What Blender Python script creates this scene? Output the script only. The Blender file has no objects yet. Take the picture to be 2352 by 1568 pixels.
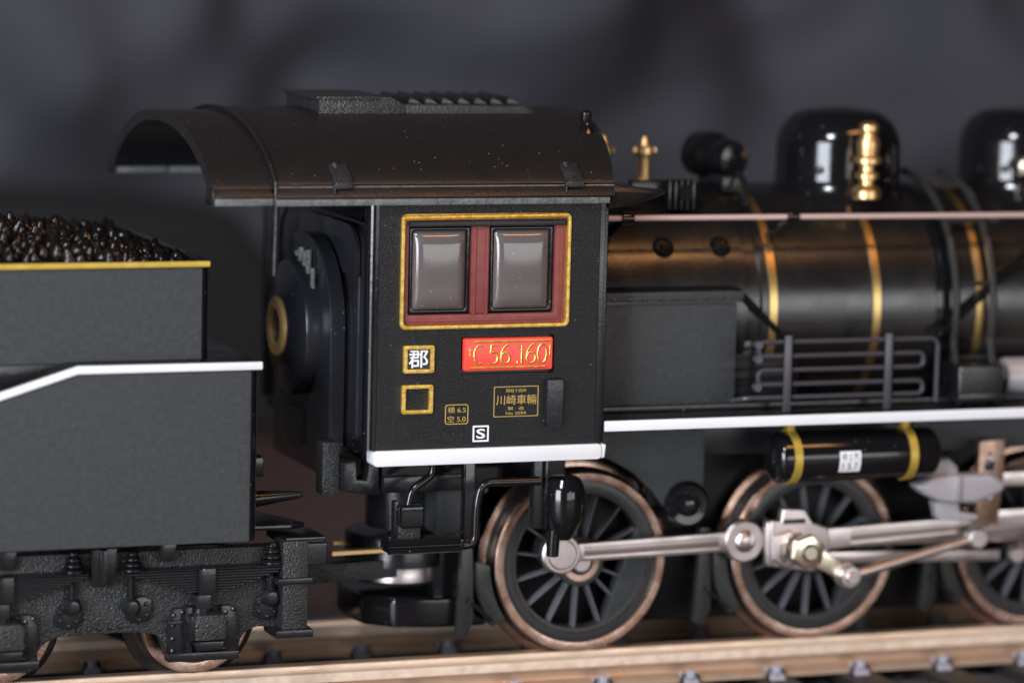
import bpy, bmesh, math, random
from math import sin, cos, pi, radians, sqrt
from mathutils import Vector, Matrix

sc = bpy.context.scene
random.seed(7)
# One unit is about 6.1 mm of the real model: x runs along the track, y away from the camera, z up from the rail head.

# ------------------------------------------------------------------ camera
cam_d = bpy.data.cameras.new('camera')
cam = bpy.data.objects.new('camera', cam_d)
sc.collection.objects.link(cam)
CAM = Vector((-10.844, -28.169, 6.393))
YAW, PITCH, ROLL = radians(20.5), radians(7.35), radians(1.38)
fwd = Vector((sin(YAW) * cos(PITCH), cos(YAW) * cos(PITCH), -sin(PITCH)))
r0 = Vector((cos(YAW), -sin(YAW), 0)); u0 = r0.cross(fwd)
rt = r0 * cos(ROLL) + u0 * sin(ROLL); up = u0 * cos(ROLL) - r0 * sin(ROLL)
cam.matrix_world = Matrix(((rt.x, up.x, -fwd.x, CAM.x), (rt.y, up.y, -fwd.y, CAM.y), (rt.z, up.z, -fwd.z, CAM.z), (0, 0, 0, 1)))
cam_d.sensor_width = 36; cam_d.lens = 36 * 8150 / 2352
cam_d.clip_start = 0.5; cam_d.clip_end = 500
cam_d.dof.use_dof = True
cam_d.dof.focus_distance = (Vector((-1.15, -1.6, 2.5)) - CAM).dot(fwd)
cam_d.dof.aperture_fstop = 0.19
sc.camera = cam

# ------------------------------------------------------------------ light
w = bpy.data.worlds.new('World'); sc.world = w; w.use_nodes = True
bg = w.node_tree.nodes['Background']
bg.inputs[0].default_value = (0.052, 0.048, 0.049, 1); bg.inputs[1].default_value = 0.38

def area(name, loc, target, sx, sy, power, col):
    d = bpy.data.lights.new(name, 'AREA'); d.shape = 'RECTANGLE'; d.size = sx; d.size_y = sy
    d.energy = power; d.color = col
    o = bpy.data.objects.new(name, d); sc.collection.objects.link(o)
    o.location = loc
    o.rotation_euler = (Vector(target) - Vector(loc)).to_track_quat('-Z', 'Y').to_euler()
    return o
area('window_light', (-25, -22, 7.4), (0, 0, 4.5), 14, 15, 12600, (0.86, 0.91, 1.0))
area('ceiling_lamp', (6.5, -16, 22), (0, 0, 2), 9, 3.2, 1300, (1.0, 0.46, 0.17))
area('table_lamp', (8.5, -28, 4.0), (0, 0, 3.2), 21, 6.5, 1650, (0.97, 0.98, 1.0))
area('soft_box', (-17, -22, 25), (0, -2, 2), 5, 5, 6500, (0.90, 0.94, 1.0))

sc.view_settings.view_transform = 'Standard'
sc.view_settings.look = 'None'
sc.view_settings.exposure = 0.0
sc.view_settings.gamma = 1.0
sc.view_settings.use_curve_mapping = False
sc.render.engine = 'CYCLES'
sc.cycles.use_denoising = True
sc.cycles.max_bounces = 8

# ------------------------------------------------------------------ materials
def mat(name, col, rough=0.5, metal=0.0, bump=None, mottle=None, specks=0.0, coat=0.0, spec=0.5, rough_var=0.0):
    m = bpy.data.materials.new(name); m.use_nodes = True
    nt = m.node_tree; N = nt.nodes; L = nt.links
    b = N['Principled BSDF']
    b.inputs['Base Color'].default_value = (*col, 1)
    b.inputs['Roughness'].default_value = rough; b.inputs['Metallic'].default_value = metal
    b.inputs['Coat Weight'].default_value = coat; b.inputs['Coat Roughness'].default_value = 0.12
    b.inputs['Specular IOR Level'].default_value = spec
    tc = N.new('ShaderNodeTexCoord')
    def noise(scale, detail=3.0):
        n = N.new('ShaderNodeTexNoise'); n.inputs['Scale'].default_value = scale; n.inputs['Detail'].default_value = detail
        L.new(tc.outputs['Object'], n.inputs['Vector']); return n
    def ramp(src, a, b2, c0=(0, 0, 0, 1), c1=(1, 1, 1, 1)):
        r = N.new('ShaderNodeValToRGB'); r.color_ramp.elements[0].position = a; r.color_ramp.elements[1].position = b2
        r.color_ramp.elements[0].color = c0; r.color_ramp.elements[1].color = c1
        L.new(src, r.inputs[0]); return r
    colour = None
    if mottle:
        c2, scale = mottle[0], mottle[1]
        n = noise(scale, 5); r = ramp(n.outputs['Fac'], 0.36, 0.66, (*col, 1), (*c2, 1)); colour = r.outputs['Color']
        if len(mottle) > 2:
            n2 = noise(mottle[3], 4); r2 = ramp(n2.outputs['Fac'], 0.50, 0.62)
            mx = N.new('ShaderNodeMix'); mx.data_type = 'RGBA'
            L.new(r2.outputs['Color'], mx.inputs[0]); L.new(colour, mx.inputs[6]); mx.inputs[7].default_value = (*mottle[2], 1)
            colour = mx.outputs[2]
    if specks:
        v = N.new('ShaderNodeTexVoronoi'); v.inputs['Scale'].default_value = 13.0
        L.new(tc.outputs['Object'], v.inputs['Vector'])
        r = ramp(v.outputs['Distance'], 0.045, 0.075, (1, 1, 1, 1), (0, 0, 0, 1))
        n = noise(2.3, 2); r2 = ramp(n.outputs['Fac'], 0.44, 0.58)
        mu = N.new('ShaderNodeMath'); mu.operation = 'MULTIPLY'
        L.new(r.outputs['Color'], mu.inputs[0]); L.new(r2.outputs['Color'], mu.inputs[1])
        mu2 = N.new('ShaderNodeMath'); mu2.operation = 'MULTIPLY'; mu2.inputs[1].default_value = specks
        L.new(mu.outputs[0], mu2.inputs[0])
        mx = N.new('ShaderNodeMix'); mx.data_type = 'RGBA'
        L.new(mu2.outputs[0], mx.inputs[0])
        if colour: L.new(colour, mx.inputs[6])
        else: mx.inputs[6].default_value = (*col, 1)
        mx.inputs[7].default_value = (0.42, 0.4, 0.38, 1)
        colour = mx.outputs[2]
    if colour: L.new(colour, b.inputs['Base Color'])
    if rough_var:
        n = noise(3.5, 5); mr = N.new('ShaderNodeMapRange')
        mr.inputs[1].default_value = 0.3; mr.inputs[2].default_value = 0.7
        mr.inputs[3].default_value = max(0.03, rough - rough_var); mr.inputs[4].default_value = rough + rough_var
        L.new(n.outputs['Fac'], mr.inputs[0]); L.new(mr.outputs[0], b.inputs['Roughness'])
    if bump:
        n = noise(bump[0], 2.0); bp = N.new('ShaderNodeBump')
        bp.inputs['Strength'].default_value = bump[1]; bp.inputs['Distance'].default_value = bump[2] if len(bump) > 2 else 0.01
        L.new(n.outputs['Fac'], bp.inputs['Height']); L.new(bp.outputs[0], b.inputs['Normal'])
    return m

M = {}
M['cab'] = mat('cab_black', (0.0060, 0.0062, 0.0070), 0.28, bump=(95, 0.75, 0.010), specks=0.5)
M['roof'] = mat('roof_brown_black', (0.0135, 0.0110, 0.0105), 0.37, bump=(55, 0.40, 0.010), specks=0.9, rough_var=0.06)
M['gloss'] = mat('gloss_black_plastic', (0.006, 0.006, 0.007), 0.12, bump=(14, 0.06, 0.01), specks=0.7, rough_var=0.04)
M['satin'] = mat('satin_black_plastic', (0.009, 0.009, 0.0105), 0.24, bump=(30, 0.14, 0.01), specks=0.7, rough_var=0.06)
M['matte'] = mat('matte_grey_black_paint', (0.028, 0.032, 0.033), 0.38, bump=(90, 0.6, 0.010), mottle=((0.038, 0.042, 0.045), 20.0), specks=0.15)
M['bogie'] = mat('grained_black_casting', (0.017, 0.018, 0.018), 0.31, bump=(58, 0.95, 0.013), mottle=((0.026, 0.026, 0.025), 9.0), specks=0.3)
M['boiler'] = mat('boiler_satin_black', (0.008, 0.0074, 0.0072), 0.25, bump=(50, 0.12, 0.008), rough_var=0.05, spec=0.9)
M['white'] = mat('white_paint', (0.70, 0.70, 0.73), 0.38, bump=(9, 0.06, 0.01), mottle=((0.73, 0.73, 0.755), 3.0))
M['gutter'] = mat('rough_grey_edge', (0.085, 0.088, 0.088), 0.45, bump=(26, 0.8, 0.016), mottle=((0.13, 0.135, 0.135), 13.0))  # paler mottled grey with a rough bump
M['gold'] = mat('gold_paint', (0.60, 0.36, 0.055), 0.38, 0.75, bump=(70, 0.5, 0.008), mottle=((0.85, 0.60, 0.16), 24.0))
M['goldprint'] = mat('gold_print', (0.50, 0.34, 0.10), 0.5, 0.35)
M['brass'] = mat('brass', (0.86, 0.58, 0.27), 0.40, 1.0, rough_var=0.06)
M['ringbrass'] = mat('dull_brass', (0.72, 0.44, 0.19), 0.42, 0.35, rough_var=0.08)
M['band'] = mat('brass_band', (0.80, 0.55, 0.22), 0.34, 1.0)
M['yellow'] = mat('gold_yellow_paint', (0.46, 0.31, 0.045), 0.40, 0.35, mottle=((0.54, 0.38, 0.07), 8.0), bump=(30, 0.2, 0.008))
M['backhead'] = mat('blue_black_plastic', (0.017, 0.0175, 0.022), 0.26, bump=(20, 0.12, 0.01), specks=0.8, rough_var=0.06)
M['bronze'] = mat('bronze_link', (0.30, 0.185, 0.125), 0.36, 0.9, bump=(16, 0.3, 0.012), mottle=((0.48, 0.33, 0.25), 6.0))
M['maroon'] = mat('maroon_paint', (0.165, 0.032, 0.028), 0.42, bump=(50, 0.15, 0.006), mottle=((0.20, 0.045, 0.038), 9.0), specks=0.3)
M['red'] = mat('red_plastic', (0.74, 0.062, 0.035), 0.32, bump=(30, 0.12, 0.006))
M['copper'] = mat('worn_copper_tyre', (0.32, 0.185, 0.13), 0.28, 1.0, bump=(26, 0.2, 0.008), mottle=((0.58, 0.42, 0.345), 5.0), rough_var=0.10)
M['tread'] = mat('blackened_tread', (0.018, 0.015, 0.014), 0.26, 0.3, rough_var=0.08, mottle=((0.04, 0.033, 0.03), 6.0))
M['spoke'] = mat('spoke_grey_black', (0.095, 0.095, 0.108), 0.28)
M['deepblack'] = mat('dull_black_chassis', (0.003, 0.003, 0.0035), 0.45, spec=0.25)
M['rim'] = mat('wheel_black', (0.024, 0.024, 0.024), 0.30, bump=(30, 0.12, 0.008))
M['groove'] = mat('rod_groove', (0.26, 0.22, 0.21), 0.4, 0.9)
M['shade'] = mat('black_shade', (0.012, 0.0125, 0.0135), 0.9, bump=(5, 0.3, 0.03))
M['steel'] = mat('nickel_rod', (0.58, 0.51, 0.495), 0.36, 1.0, bump=(30, 0.10, 0.006), mottle=((0.68, 0.62, 0.605), 4.0), rough_var=0.07)
M['chrome'] = mat('bright_steel', (0.88, 0.80, 0.62), 0.24, 1.0)
M['greyplastic'] = mat('grey_plastic', (0.36, 0.34, 0.36), 0.40, 0.25)
M['pink'] = mat('copper_handrail', (0.95, 0.72, 0.66), 0.34, 0.6)
M['coil'] = mat('grey_lilac_pipe', (0.070, 0.067, 0.078), 0.30, 0.3)
M['coal'] = mat('coal_black', (0.005, 0.0042, 0.004), 0.27, bump=(6, 0.15, 0.02), mottle=((0.010, 0.006, 0.0045), 5.0))
M['railside'] = mat('nickel_rail', (0.60, 0.43, 0.31), 0.33, 0.65, bump=(20, 0.12, 0.008), mottle=((0.63, 0.47, 0.35), 3.0), rough_var=0.06)
M['railpaint'] = mat('flaked_rail_edge', (0.72, 0.58, 0.46), 0.55, 0.15, bump=(14, 0.4, 0.012), mottle=((0.60, 0.44, 0.32), 9.0))
M['raildark'] = mat('rail_web_tarnish', (0.44, 0.32, 0.25), 0.40, 0.6, mottle=((0.50, 0.36, 0.24), 4.0))
M['chair'] = mat('grey_rail_chair', (0.36, 0.35, 0.40), 0.38, bump=(20, 0.3, 0.01))
M['sleeper'] = mat('dark_sleeper', (0.028, 0.022, 0.020), 0.5, bump=(18, 0.4, 0.015))
M['ballast'] = mat('grey_ballast', (0.030, 0.030, 0.034), 0.7, bump=(9, 0.8, 0.03), mottle=((0.085, 0.082, 0.085), 5.0))
M['table'] = mat('dark_brown_table', (0.105, 0.066, 0.058), 0.42, bump=(1.2, 0.1, 0.02), mottle=((0.135, 0.086, 0.074), 0.35))
M['cloth'] = mat('dark_grey_cloth', (0.078, 0.080, 0.096), 0.85, bump=(6, 0.4, 0.03), mottle=((0.105, 0.105, 0.130), 0.35))
M['print_white'] = mat('white_print', (0.78, 0.78, 0.80), 0.45)
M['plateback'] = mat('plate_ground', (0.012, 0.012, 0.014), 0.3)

def pane_mat():
    m = bpy.data.materials.new('smoky_clear_plastic'); m.use_nodes = True
    nt = m.node_tree; N = nt.nodes; L = nt.links
    b = N['Principled BSDF']
    b.inputs['Base Color'].default_value = (0.150, 0.128, 0.122, 1); b.inputs['Roughness'].default_value = 0.10
    b.inputs['Coat Weight'].default_value = 0.6; b.inputs['Coat Roughness'].default_value = 0.04
    tr = N.new('ShaderNodeBsdfTransparent'); tr.inputs[0].default_value = (0.75, 0.73, 0.72, 1)
    mx = N.new('ShaderNodeMixShader'); mx.inputs[0].default_value = 0.72
    tc = N.new('ShaderNodeTexCoord'); n = N.new('ShaderNodeTexNoise'); n.inputs['Scale'].default_value = 5
    L.new(tc.outputs['Object'], n.inputs['Vector'])
    v = N.new('ShaderNodeTexVoronoi'); v.inputs['Scale'].default_value = 14; L.new(tc.outputs['Object'], v.inputs['Vector'])
    r = N.new('ShaderNodeValToRGB'); r.color_ramp.elements[0].position = 0.05; r.color_ramp.elements[1].position = 0.09
    r.color_ramp.elements[0].color = (0.45, 0.43, 0.42, 1); r.color_ramp.elements[1].color = (0.150, 0.128, 0.122, 1)
    L.new(v.outputs['Distance'], r.inputs[0]); L.new(r.outputs['Color'], b.inputs['Base Color'])
    bp = N.new('ShaderNodeBump'); bp.inputs['Strength'].default_value = 0.05; bp.inputs['Distance'].default_value = 0.01
    L.new(n.outputs['Fac'], bp.inputs['Height']); L.new(bp.outputs[0], b.inputs['Normal'])
    L.new(tr.outputs[0], mx.inputs[1]); L.new(b.outputs[0], mx.inputs[2])
    L.new(mx.outputs[0], N['Material Output'].inputs['Surface'])
    return m
M['pane'] = pane_mat()

# ------------------------------------------------------------------ helpers
COL = sc.collection

def thing(name, label, cat, loc=(0, 0, 0), group=None):
    o = bpy.data.objects.new(name, None); COL.objects.link(o); o.location = loc
    o['label'] = label; o['category'] = cat
    o.empty_display_size = 0.3
    if group: o['group'] = group
    return o

def world_loc(o):
    v = Vector(o.location)
    while o.parent:
        o = o.parent; v = v + Vector(o.location)
    return v

class MB:
    """Collects vertices and faces in world coordinates."""
    def __init__(s): s.v = []; s.f = []
    def add(s, vs, fs):
        k = len(s.v); s.v += [tuple(p) for p in vs]; s.f += [tuple(i + k for i in f) for f in fs]; return s
    def box(s, x0, x1, y0, y1, z0, z1):
        vs = [(x, y, z) for z in (z0, z1) for y in (y0, y1) for x in (x0, x1)]
        return s.add(vs, [(0, 2, 3, 1), (4, 5, 7, 6), (0, 1, 5, 4), (2, 6, 7, 3), (0, 4, 6, 2), (1, 3, 7, 5)])
    def rect(s, a, b, y0, y1):                       # two opposite (x, z) corners
        return s.box(min(a[0], b[0]), max(a[0], b[0]), y0, y1, min(a[1], b[1]), max(a[1], b[1]))
    def prism(s, pts, y0, y1):                       # (x, z) outline through y
        n = len(pts); vs = [(x, y0, z) for x, z in pts] + [(x, y1, z) for x, z in pts]
        fs = [tuple(range(n)), tuple(range(2 * n - 1, n - 1, -1))]
        fs += [(i, i + n, (i + 1) % n + n, (i + 1) % n) for i in range(n)]
        return s.add(vs, fs)
    def prism_x(s, pts, x0, x1):                     # (y, z) outline through x
        n = len(pts); vs = [(x0, y, z) for y, z in pts] + [(x1, y, z) for y, z in pts]
        fs = [tuple(range(n)), tuple(range(2 * n - 1, n - 1, -1))]
        fs += [(i, i + n, (i + 1) % n + n, (i + 1) % n) for i in range(n)]
        return s.add(vs, fs)
    def prism_z(s, pts, z0, z1):
        n = len(pts); vs = [(x, y, z0) for x, y in pts] + [(x, y, z1) for x, y in pts]
        fs = [tuple(range(n)), tuple(range(2 * n - 1, n - 1, -1))]
        fs += [(i, i + n, (i + 1) % n + n, (i + 1) % n) for i in range(n)]
        return s.add(vs, fs)
    def tube(s, pts, r, n=10, closed=False):
        pts = [Vector(p) for p in pts]; m = len(pts); rs = r if isinstance(r, (list, tuple)) else [r] * m
        vs = []; ref = None
        for i, p in enumerate(pts):
            if closed: t = pts[(i + 1) % m] - pts[i - 1]
            else: t = pts[min(i + 1, m - 1)] - pts[max(i - 1, 0)]
            t.normalize()
            if ref is None:
                ref = Vector((0, 0, 1)) if abs(t.z) < 0.9 else Vector((1, 0, 0))
            a = t.cross(ref)
            if a.length < 1e-4: a = t.cross(Vector((0, 1, 0)))
            a.normalize(); b = a.cross(t); ref = b
            vs += [p + (a * cos(2 * pi * k / n) + b * sin(2 * pi * k / n)) * rs[i] for k in range(n)]
        fs = []
        for i in range(m if closed else m - 1):
            j = (i + 1) % m
            fs += [(i * n + k, i * n + (k + 1) % n, j * n + (k + 1) % n, j * n + k) for k in range(n)]
        if not closed: fs += [tuple(range(n - 1, -1, -1)), tuple(range((m - 1) * n, m * n))]
        return s.add(vs, fs)
    def lathe(s, prof, o, axis='y', n=36, closed=False):   # prof: (radius, distance along axis)
        o = Vector(o); ax = {'x': (1, 0, 0), 'y': (0, 1, 0), 'z': (0, 0, 1)}[axis] if isinstance(axis, str) else axis
        ax = Vector(ax).normalized()
        a = ax.cross(Vector((0, 0, 1))) if abs(ax.z) < 0.9 else Vector((1, 0, 0)); a.normalize(); b = ax.cross(a)
        vs = []; fs = []
        for r, h in prof:
            vs += [o + ax * h + (a * cos(2 * pi * k / n) + b * sin(2 * pi * k / n)) * r for k in range(n)]
        m = len(prof)
        for i in range(m if closed else m - 1):
            j = (i + 1) % m
            fs += [(i * n + k, i * n + (k + 1) % n, j * n + (k + 1) % n, j * n + k) for k in range(n)]
        if not closed:
            if prof[0][0] > 1e-6: fs.append(tuple(range(n - 1, -1, -1)))
            if prof[-1][0] > 1e-6: fs.append(tuple(range((m - 1) * n, m * n)))
        return s.add(vs, fs)
    def build(s, name, m, parent=None, bevel=0.0, segs=2, angle=35, label=None, weld=True):
        me = bpy.data.meshes.new(name)
        base = world_loc(parent) if parent else Vector((0, 0, 0))
        me.from_pydata([tuple(Vector(p) - base) for p in s.v], [], s.f)
        bm = bmesh.new(); bm.from_mesh(me)
        if weld: bmesh.ops.remove_doubles(bm, verts=bm.verts, dist=1e-5)
        bmesh.ops.recalc_face_normals(bm, faces=bm.faces)
        if bevel:
            es = [e for e in bm.edges if len(e.link_faces) == 2 and e.calc_face_angle(0) > radians(28)]
            bmesh.ops.bevel(bm, geom=es, offset=bevel, segments=segs, profile=0.6, affect='EDGES', clamp_overlap=True)
        bm.to_mesh(me); bm.free()
        for p in me.polygons: p.use_smooth = True
        me.set_sharp_from_angle(angle=radians(angle))
        me.materials.append(M[m])
        o = bpy.data.objects.new(name, me); COL.objects.link(o)
        if parent: o.parent = parent
        if label: o['label'] = label
        return o

def copy_tree(o, parent=None):
    c = o.copy(); COL.objects.link(c)
    c.parent = parent
    for ch in list(o.children): copy_tree(ch, c)
    return c

def fillet(pts, r, n=5):
    """Rounds the corners of a 3D polyline."""
    P = [Vector(p) for p in pts]; out = [P[0]]
    for a, b, c in zip(P, P[1:], P[2:]):
        d1 = (a - b); d2 = (c - b); q = min(r, d1.length * 0.48, d2.length * 0.48)
        p1 = b + d1.normalized() * q; p2 = b + d2.normalized() * q
        for k in range(n + 1):
            t = k / n; out.append(p1 * (1 - t) ** 2 + b * 2 * t * (1 - t) + p2 * t * t)
    out.append(P[-1]); return out

def P3(p, y): return (p[0], y, p[1])

def roundrect(x0, x1, z0, z1, r, n=5):
    out = []
    for cx, cz, a0 in ((x1 - r, z1 - r, 0), (x0 + r, z1 - r, 90), (x0 + r, z0 + r, 180), (x1 - r, z0 + r, 270)):
        out += [(cx + r * cos(radians(a0 + 90 * k / n)), cz + r * sin(radians(a0 + 90 * k / n))) for k in range(n + 1)]
    return out

def ring_frame(mb, outer, inner, y0, y1):
    """A frame between two outlines of equal length, y0 the front."""
    n = len(outer)
    vs = [(x, y0, z) for x, z in outer] + [(x, y0, z) for x, z in inner] + [(x, y1, z) for x, z in outer] + [(x, y1, z) for x, z in inner]
    fs = []
    for i in range(n):
        j = (i + 1) % n
        fs += [(i, j, n + j, n + i), (2 * n + j, 2 * n + i, 3 * n + i, 3 * n + j), (j, i, 2 * n + i, 2 * n + j), (n + i, n + j, 3 * n + j, 3 * n + i)]
    return mb.add(vs, fs)

def holed_wall(mb, x0, x1, z0, z1, holes, y0, y1):
    """A wall slab with rectangular openings (hx0, hx1, hz0, hz1)."""
    xs = sorted({x0, x1, *[h[0] for h in holes], *[h[1] for h in holes]})
    zs = sorted({z0, z1, *[h[2] for h in holes], *[h[3] for h in holes]})
    def solid(i, k):
        if i < 0 or k < 0 or i >= len(xs) - 1 or k >= len(zs) - 1: return False
        cx, cz = (xs[i] + xs[i + 1]) / 2, (zs[k] + zs[k + 1]) / 2
        return not any(h[0] < cx < h[1] and h[2] < cz < h[3] for h in holes)
    for i in range(len(xs) - 1):
        for k in range(len(zs) - 1):
            if not solid(i, k): continue
            a, b, c, d = xs[i], xs[i + 1], zs[k], zs[k + 1]
            mb.add([(a, y0, c), (b, y0, c), (b, y0, d), (a, y0, d)], [(0, 1, 2, 3)])
            mb.add([(a, y1, c), (b, y1, c), (b, y1, d), (a, y1, d)], [(3, 2, 1, 0)])
            if not solid(i - 1, k): mb.add([(a, y0, c), (a, y1, c), (a, y1, d), (a, y0, d)], [(0, 1, 2, 3)])
            if not solid(i + 1, k): mb.add([(b, y0, c), (b, y1, c), (b, y1, d), (b, y0, d)], [(3, 2, 1, 0)])
            if not solid(i, k - 1): mb.add([(a, y0, c), (b, y0, c), (b, y1, c), (a, y1, c)], [(0, 1, 2, 3)])
            if not solid(i, k + 1): mb.add([(a, y0, d), (b, y0, d), (b, y1, d), (a, y1, d)], [(3, 2, 1, 0)])
    return mb

def text(name, body, x0, x1, z0, z1, y, m, parent, depth=0.004, bold=0.0):
    """Lettering fitted into a box on a wall that faces -y."""
    cu = bpy.data.curves.new(name, 'FONT'); cu.body = body; cu.extrude = 0.5 * depth; cu.size = 1; cu.offset = bold
    cu.align_x = 'CENTER'; cu.align_y = 'CENTER'; cu.resolution_u = 4
    t = bpy.data.objects.new('tmp', cu); COL.objects.link(t)
    dg = bpy.context.evaluated_depsgraph_get(); dg.update()
    me = bpy.data.meshes.new_from_object(t.evaluated_get(dg))
    COL.objects.unlink(t); bpy.data.objects.remove(t); bpy.data.curves.remove(cu)
    xs = [v.co.x for v in me.vertices]; ys = [v.co.y for v in me.vertices]
    if not xs: return None
    a0, a1, b0, b1 = min(xs), max(xs), min(ys), max(ys)
    base = world_loc(parent)
    for v in me.vertices:
        u, q, d = v.co
        v.co = Vector((x0 + (u - a0) / (a1 - a0) * (x1 - x0), y - d, z0 + (q - b0) / (b1 - b0) * (z1 - z0))) - base
    me.materials.append(M[m]); me.name = name
    o = bpy.data.objects.new(name, me); COL.objects.link(o); o.parent = parent
    return o

def arc(cx, cz, r, a0, a1, n=10, rz=None):
    rz = rz or r
    return [(cx + r * cos(radians(a0 + (a1 - a0) * k / n)), cz + rz * sin(radians(a0 + (a1 - a0) * k / n))) for k in range(n + 1)]

# ================================================================== the setting
def setting():
    me = MB(); S = 90; me.add([(-S, -S, -0.62), (S, -S, -0.62), (S, 40, -0.62), (-S, 40, -0.62)], [(0, 1, 2, 3)])
    t = me.build('table_top', 'table'); t['kind'] = 'structure'; t['label'] = 'dark brown table top under the track'
    # cloth hung behind the model, rumpled into soft vertical folds
    me = MB(); nx, nz = 260, 110; vs = []; fs = []
    from mathutils import noise
    for k in range(nz + 1):
        for i in range(nx + 1):
            x = -40 + 100 * i / nx; z = -0.62 + 32 * k / nz
            d = 1.9 * noise.noise((x * 0.26 + 3.1, z * 0.30, 1.7)) + 1.15 * noise.noise((x * 0.62, z * 0.60 + 9.2, 4.4)) + 0.22 * noise.noise((x * 1.5, z * 1.5, 7.7))
            vs.append((x, 24 + d, z))
    for k in range(nz):
        for i in range(nx):
            a = k * (nx + 1) + i; fs.append((a, a + 1, a + nx + 2, a + nx + 1))
    me.add(vs, fs); b = me.build('backdrop_cloth', 'cloth', angle=180); b['kind'] = 'structure'; b['label'] = 'dark grey cloth hung behind the model'
    # low black block added where the backdrop falls into shadow
    b = MB().prism([(-9.5, -0.62), (2.5, -0.62), (2.3, 1.2), (1.4, 2.25), (-1.5, 2.45), (-5.5, 2.1), (-8.0, 1.5), (-9.4, 0.6)], 14.5, 16.5).build('shade_block', 'shade', None, 0.3, 4)
    b['label'] = 'low black block added for the shadow behind the tender'; b['category'] = 'foam block'
setting()

# ================================================================== the track
def track():
    T = thing('model_railway_track', 'straight model railway track with worn tan rails under the locomotive', 'railway track', (0, 0, -0.6))
    X0, X1 = -13, 16
    prof = [(-0.062, 0), (0.062, 0), (0.070, -0.03), (0.070, -0.145), (0.026, -0.165), (0.022, -0.245), (0.15, -0.275), (0.15, -0.315), (-0.15, -0.315), (-0.15, -0.275), (-0.022, -0.245), (-0.026, -0.165), (-0.070, -0.145), (-0.070, -0.03)]
    for s in (-1, 1):
        yc = s * 0.835
        pr = [(yc + u, z) for u, z in prof]
        o = MB().prism_x(pr, X0, X1).build('rail', 'railside', T, 0.006, 1)
        # flaked pale edge low on the head, tarnished foot
        for q in (-1, 1):
            MB().prism_x([(yc + q * 0.0705, -0.075), (yc + q * 0.0745, -0.085), (yc + q * 0.0735, -0.148), (yc + q * 0.0705, -0.144)], X0, X1).build('head_edge', 'railpaint', o)
            MB().prism_x([(yc + q * 0.03, -0.2430), (yc + q * 0.152, -0.271), (yc + q * 0.154, -0.313), (yc + q * 0.1505, -0.313)], X0, X1).build('rail_foot', 'raildark', o)
    x = -12.6; first = None; firstc = {}
    while x < 15.5:
        if first is None:
            first = MB().box(x - 0.16, x + 0.16, -1.75, 1.75, -0.44, -0.32).build('sleeper', 'sleeper', T, 0.012, 1); o = first
            x_first = x
        else:
            o = first.copy(); COL.objects.link(o); o.location.x = x - x_first
        for s in (-1, 1):
            for q in (-1, 1):
                key = (s, q)
                if key not in firstc:
                    mb = MB(); yc = s * 0.835 + q * 0.19
                    mb.prism_x([(yc - 0.07, -0.322), (yc + 0.07, -0.322), (yc + 0.06, -0.29), (yc - q * 0.02, -0.225), (yc - q * 0.075, -0.235)], x - 0.075, x + 0.075)
                    mb.box(x - 0.03, x + 0.03, yc - 0.03, yc + 0.03, -0.27, -0.20)
                    firstc[key] = mb.build('rail_chair', 'chair', T, 0.01, 1)
                    if q == 1 and s == 1: pass
                else:
                    c = firstc[key].copy(); COL.objects.link(c); c.location.x = x - x_first
        x += 0.80
    # grey ballast bed, bumpy
    bm = MB(); nx, ny = 360, 52; vs = []; fs = []; rnd = random.Random(5)
    for j in range(ny + 1):
        for i in range(nx + 1):
            u = -2.6 + 5.2 * j / ny; e = min(1, (2.6 - abs(u)) / 0.5)
            vs.append((-13 + 29 * i / nx + rnd.uniform(-.03, .03), u + rnd.uniform(-.03, .03), -0.605 + e * (0.17 + rnd.uniform(-0.035, 0.045))))
    for j in range(ny):
        for i in range(nx):
            a = j * (nx + 1) + i; fs.append((a, a + 1, a + nx + 2, a + nx + 1))
    b = bm.add(vs, fs).build('ballast', 'ballast', None, angle=25); b['kind'] = 'stuff'; b['label'] = 'dark grey ballast around the sleepers'; b['category'] = 'ballast'
track()

# ================================================================== the locomotive
LOCO = thing('steam_locomotive', 'black model steam locomotive with brown roof and white lined cab side', 'locomotive', (0, 0, 0))
YS = -1.6                                            # plane of the near cab side

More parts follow.
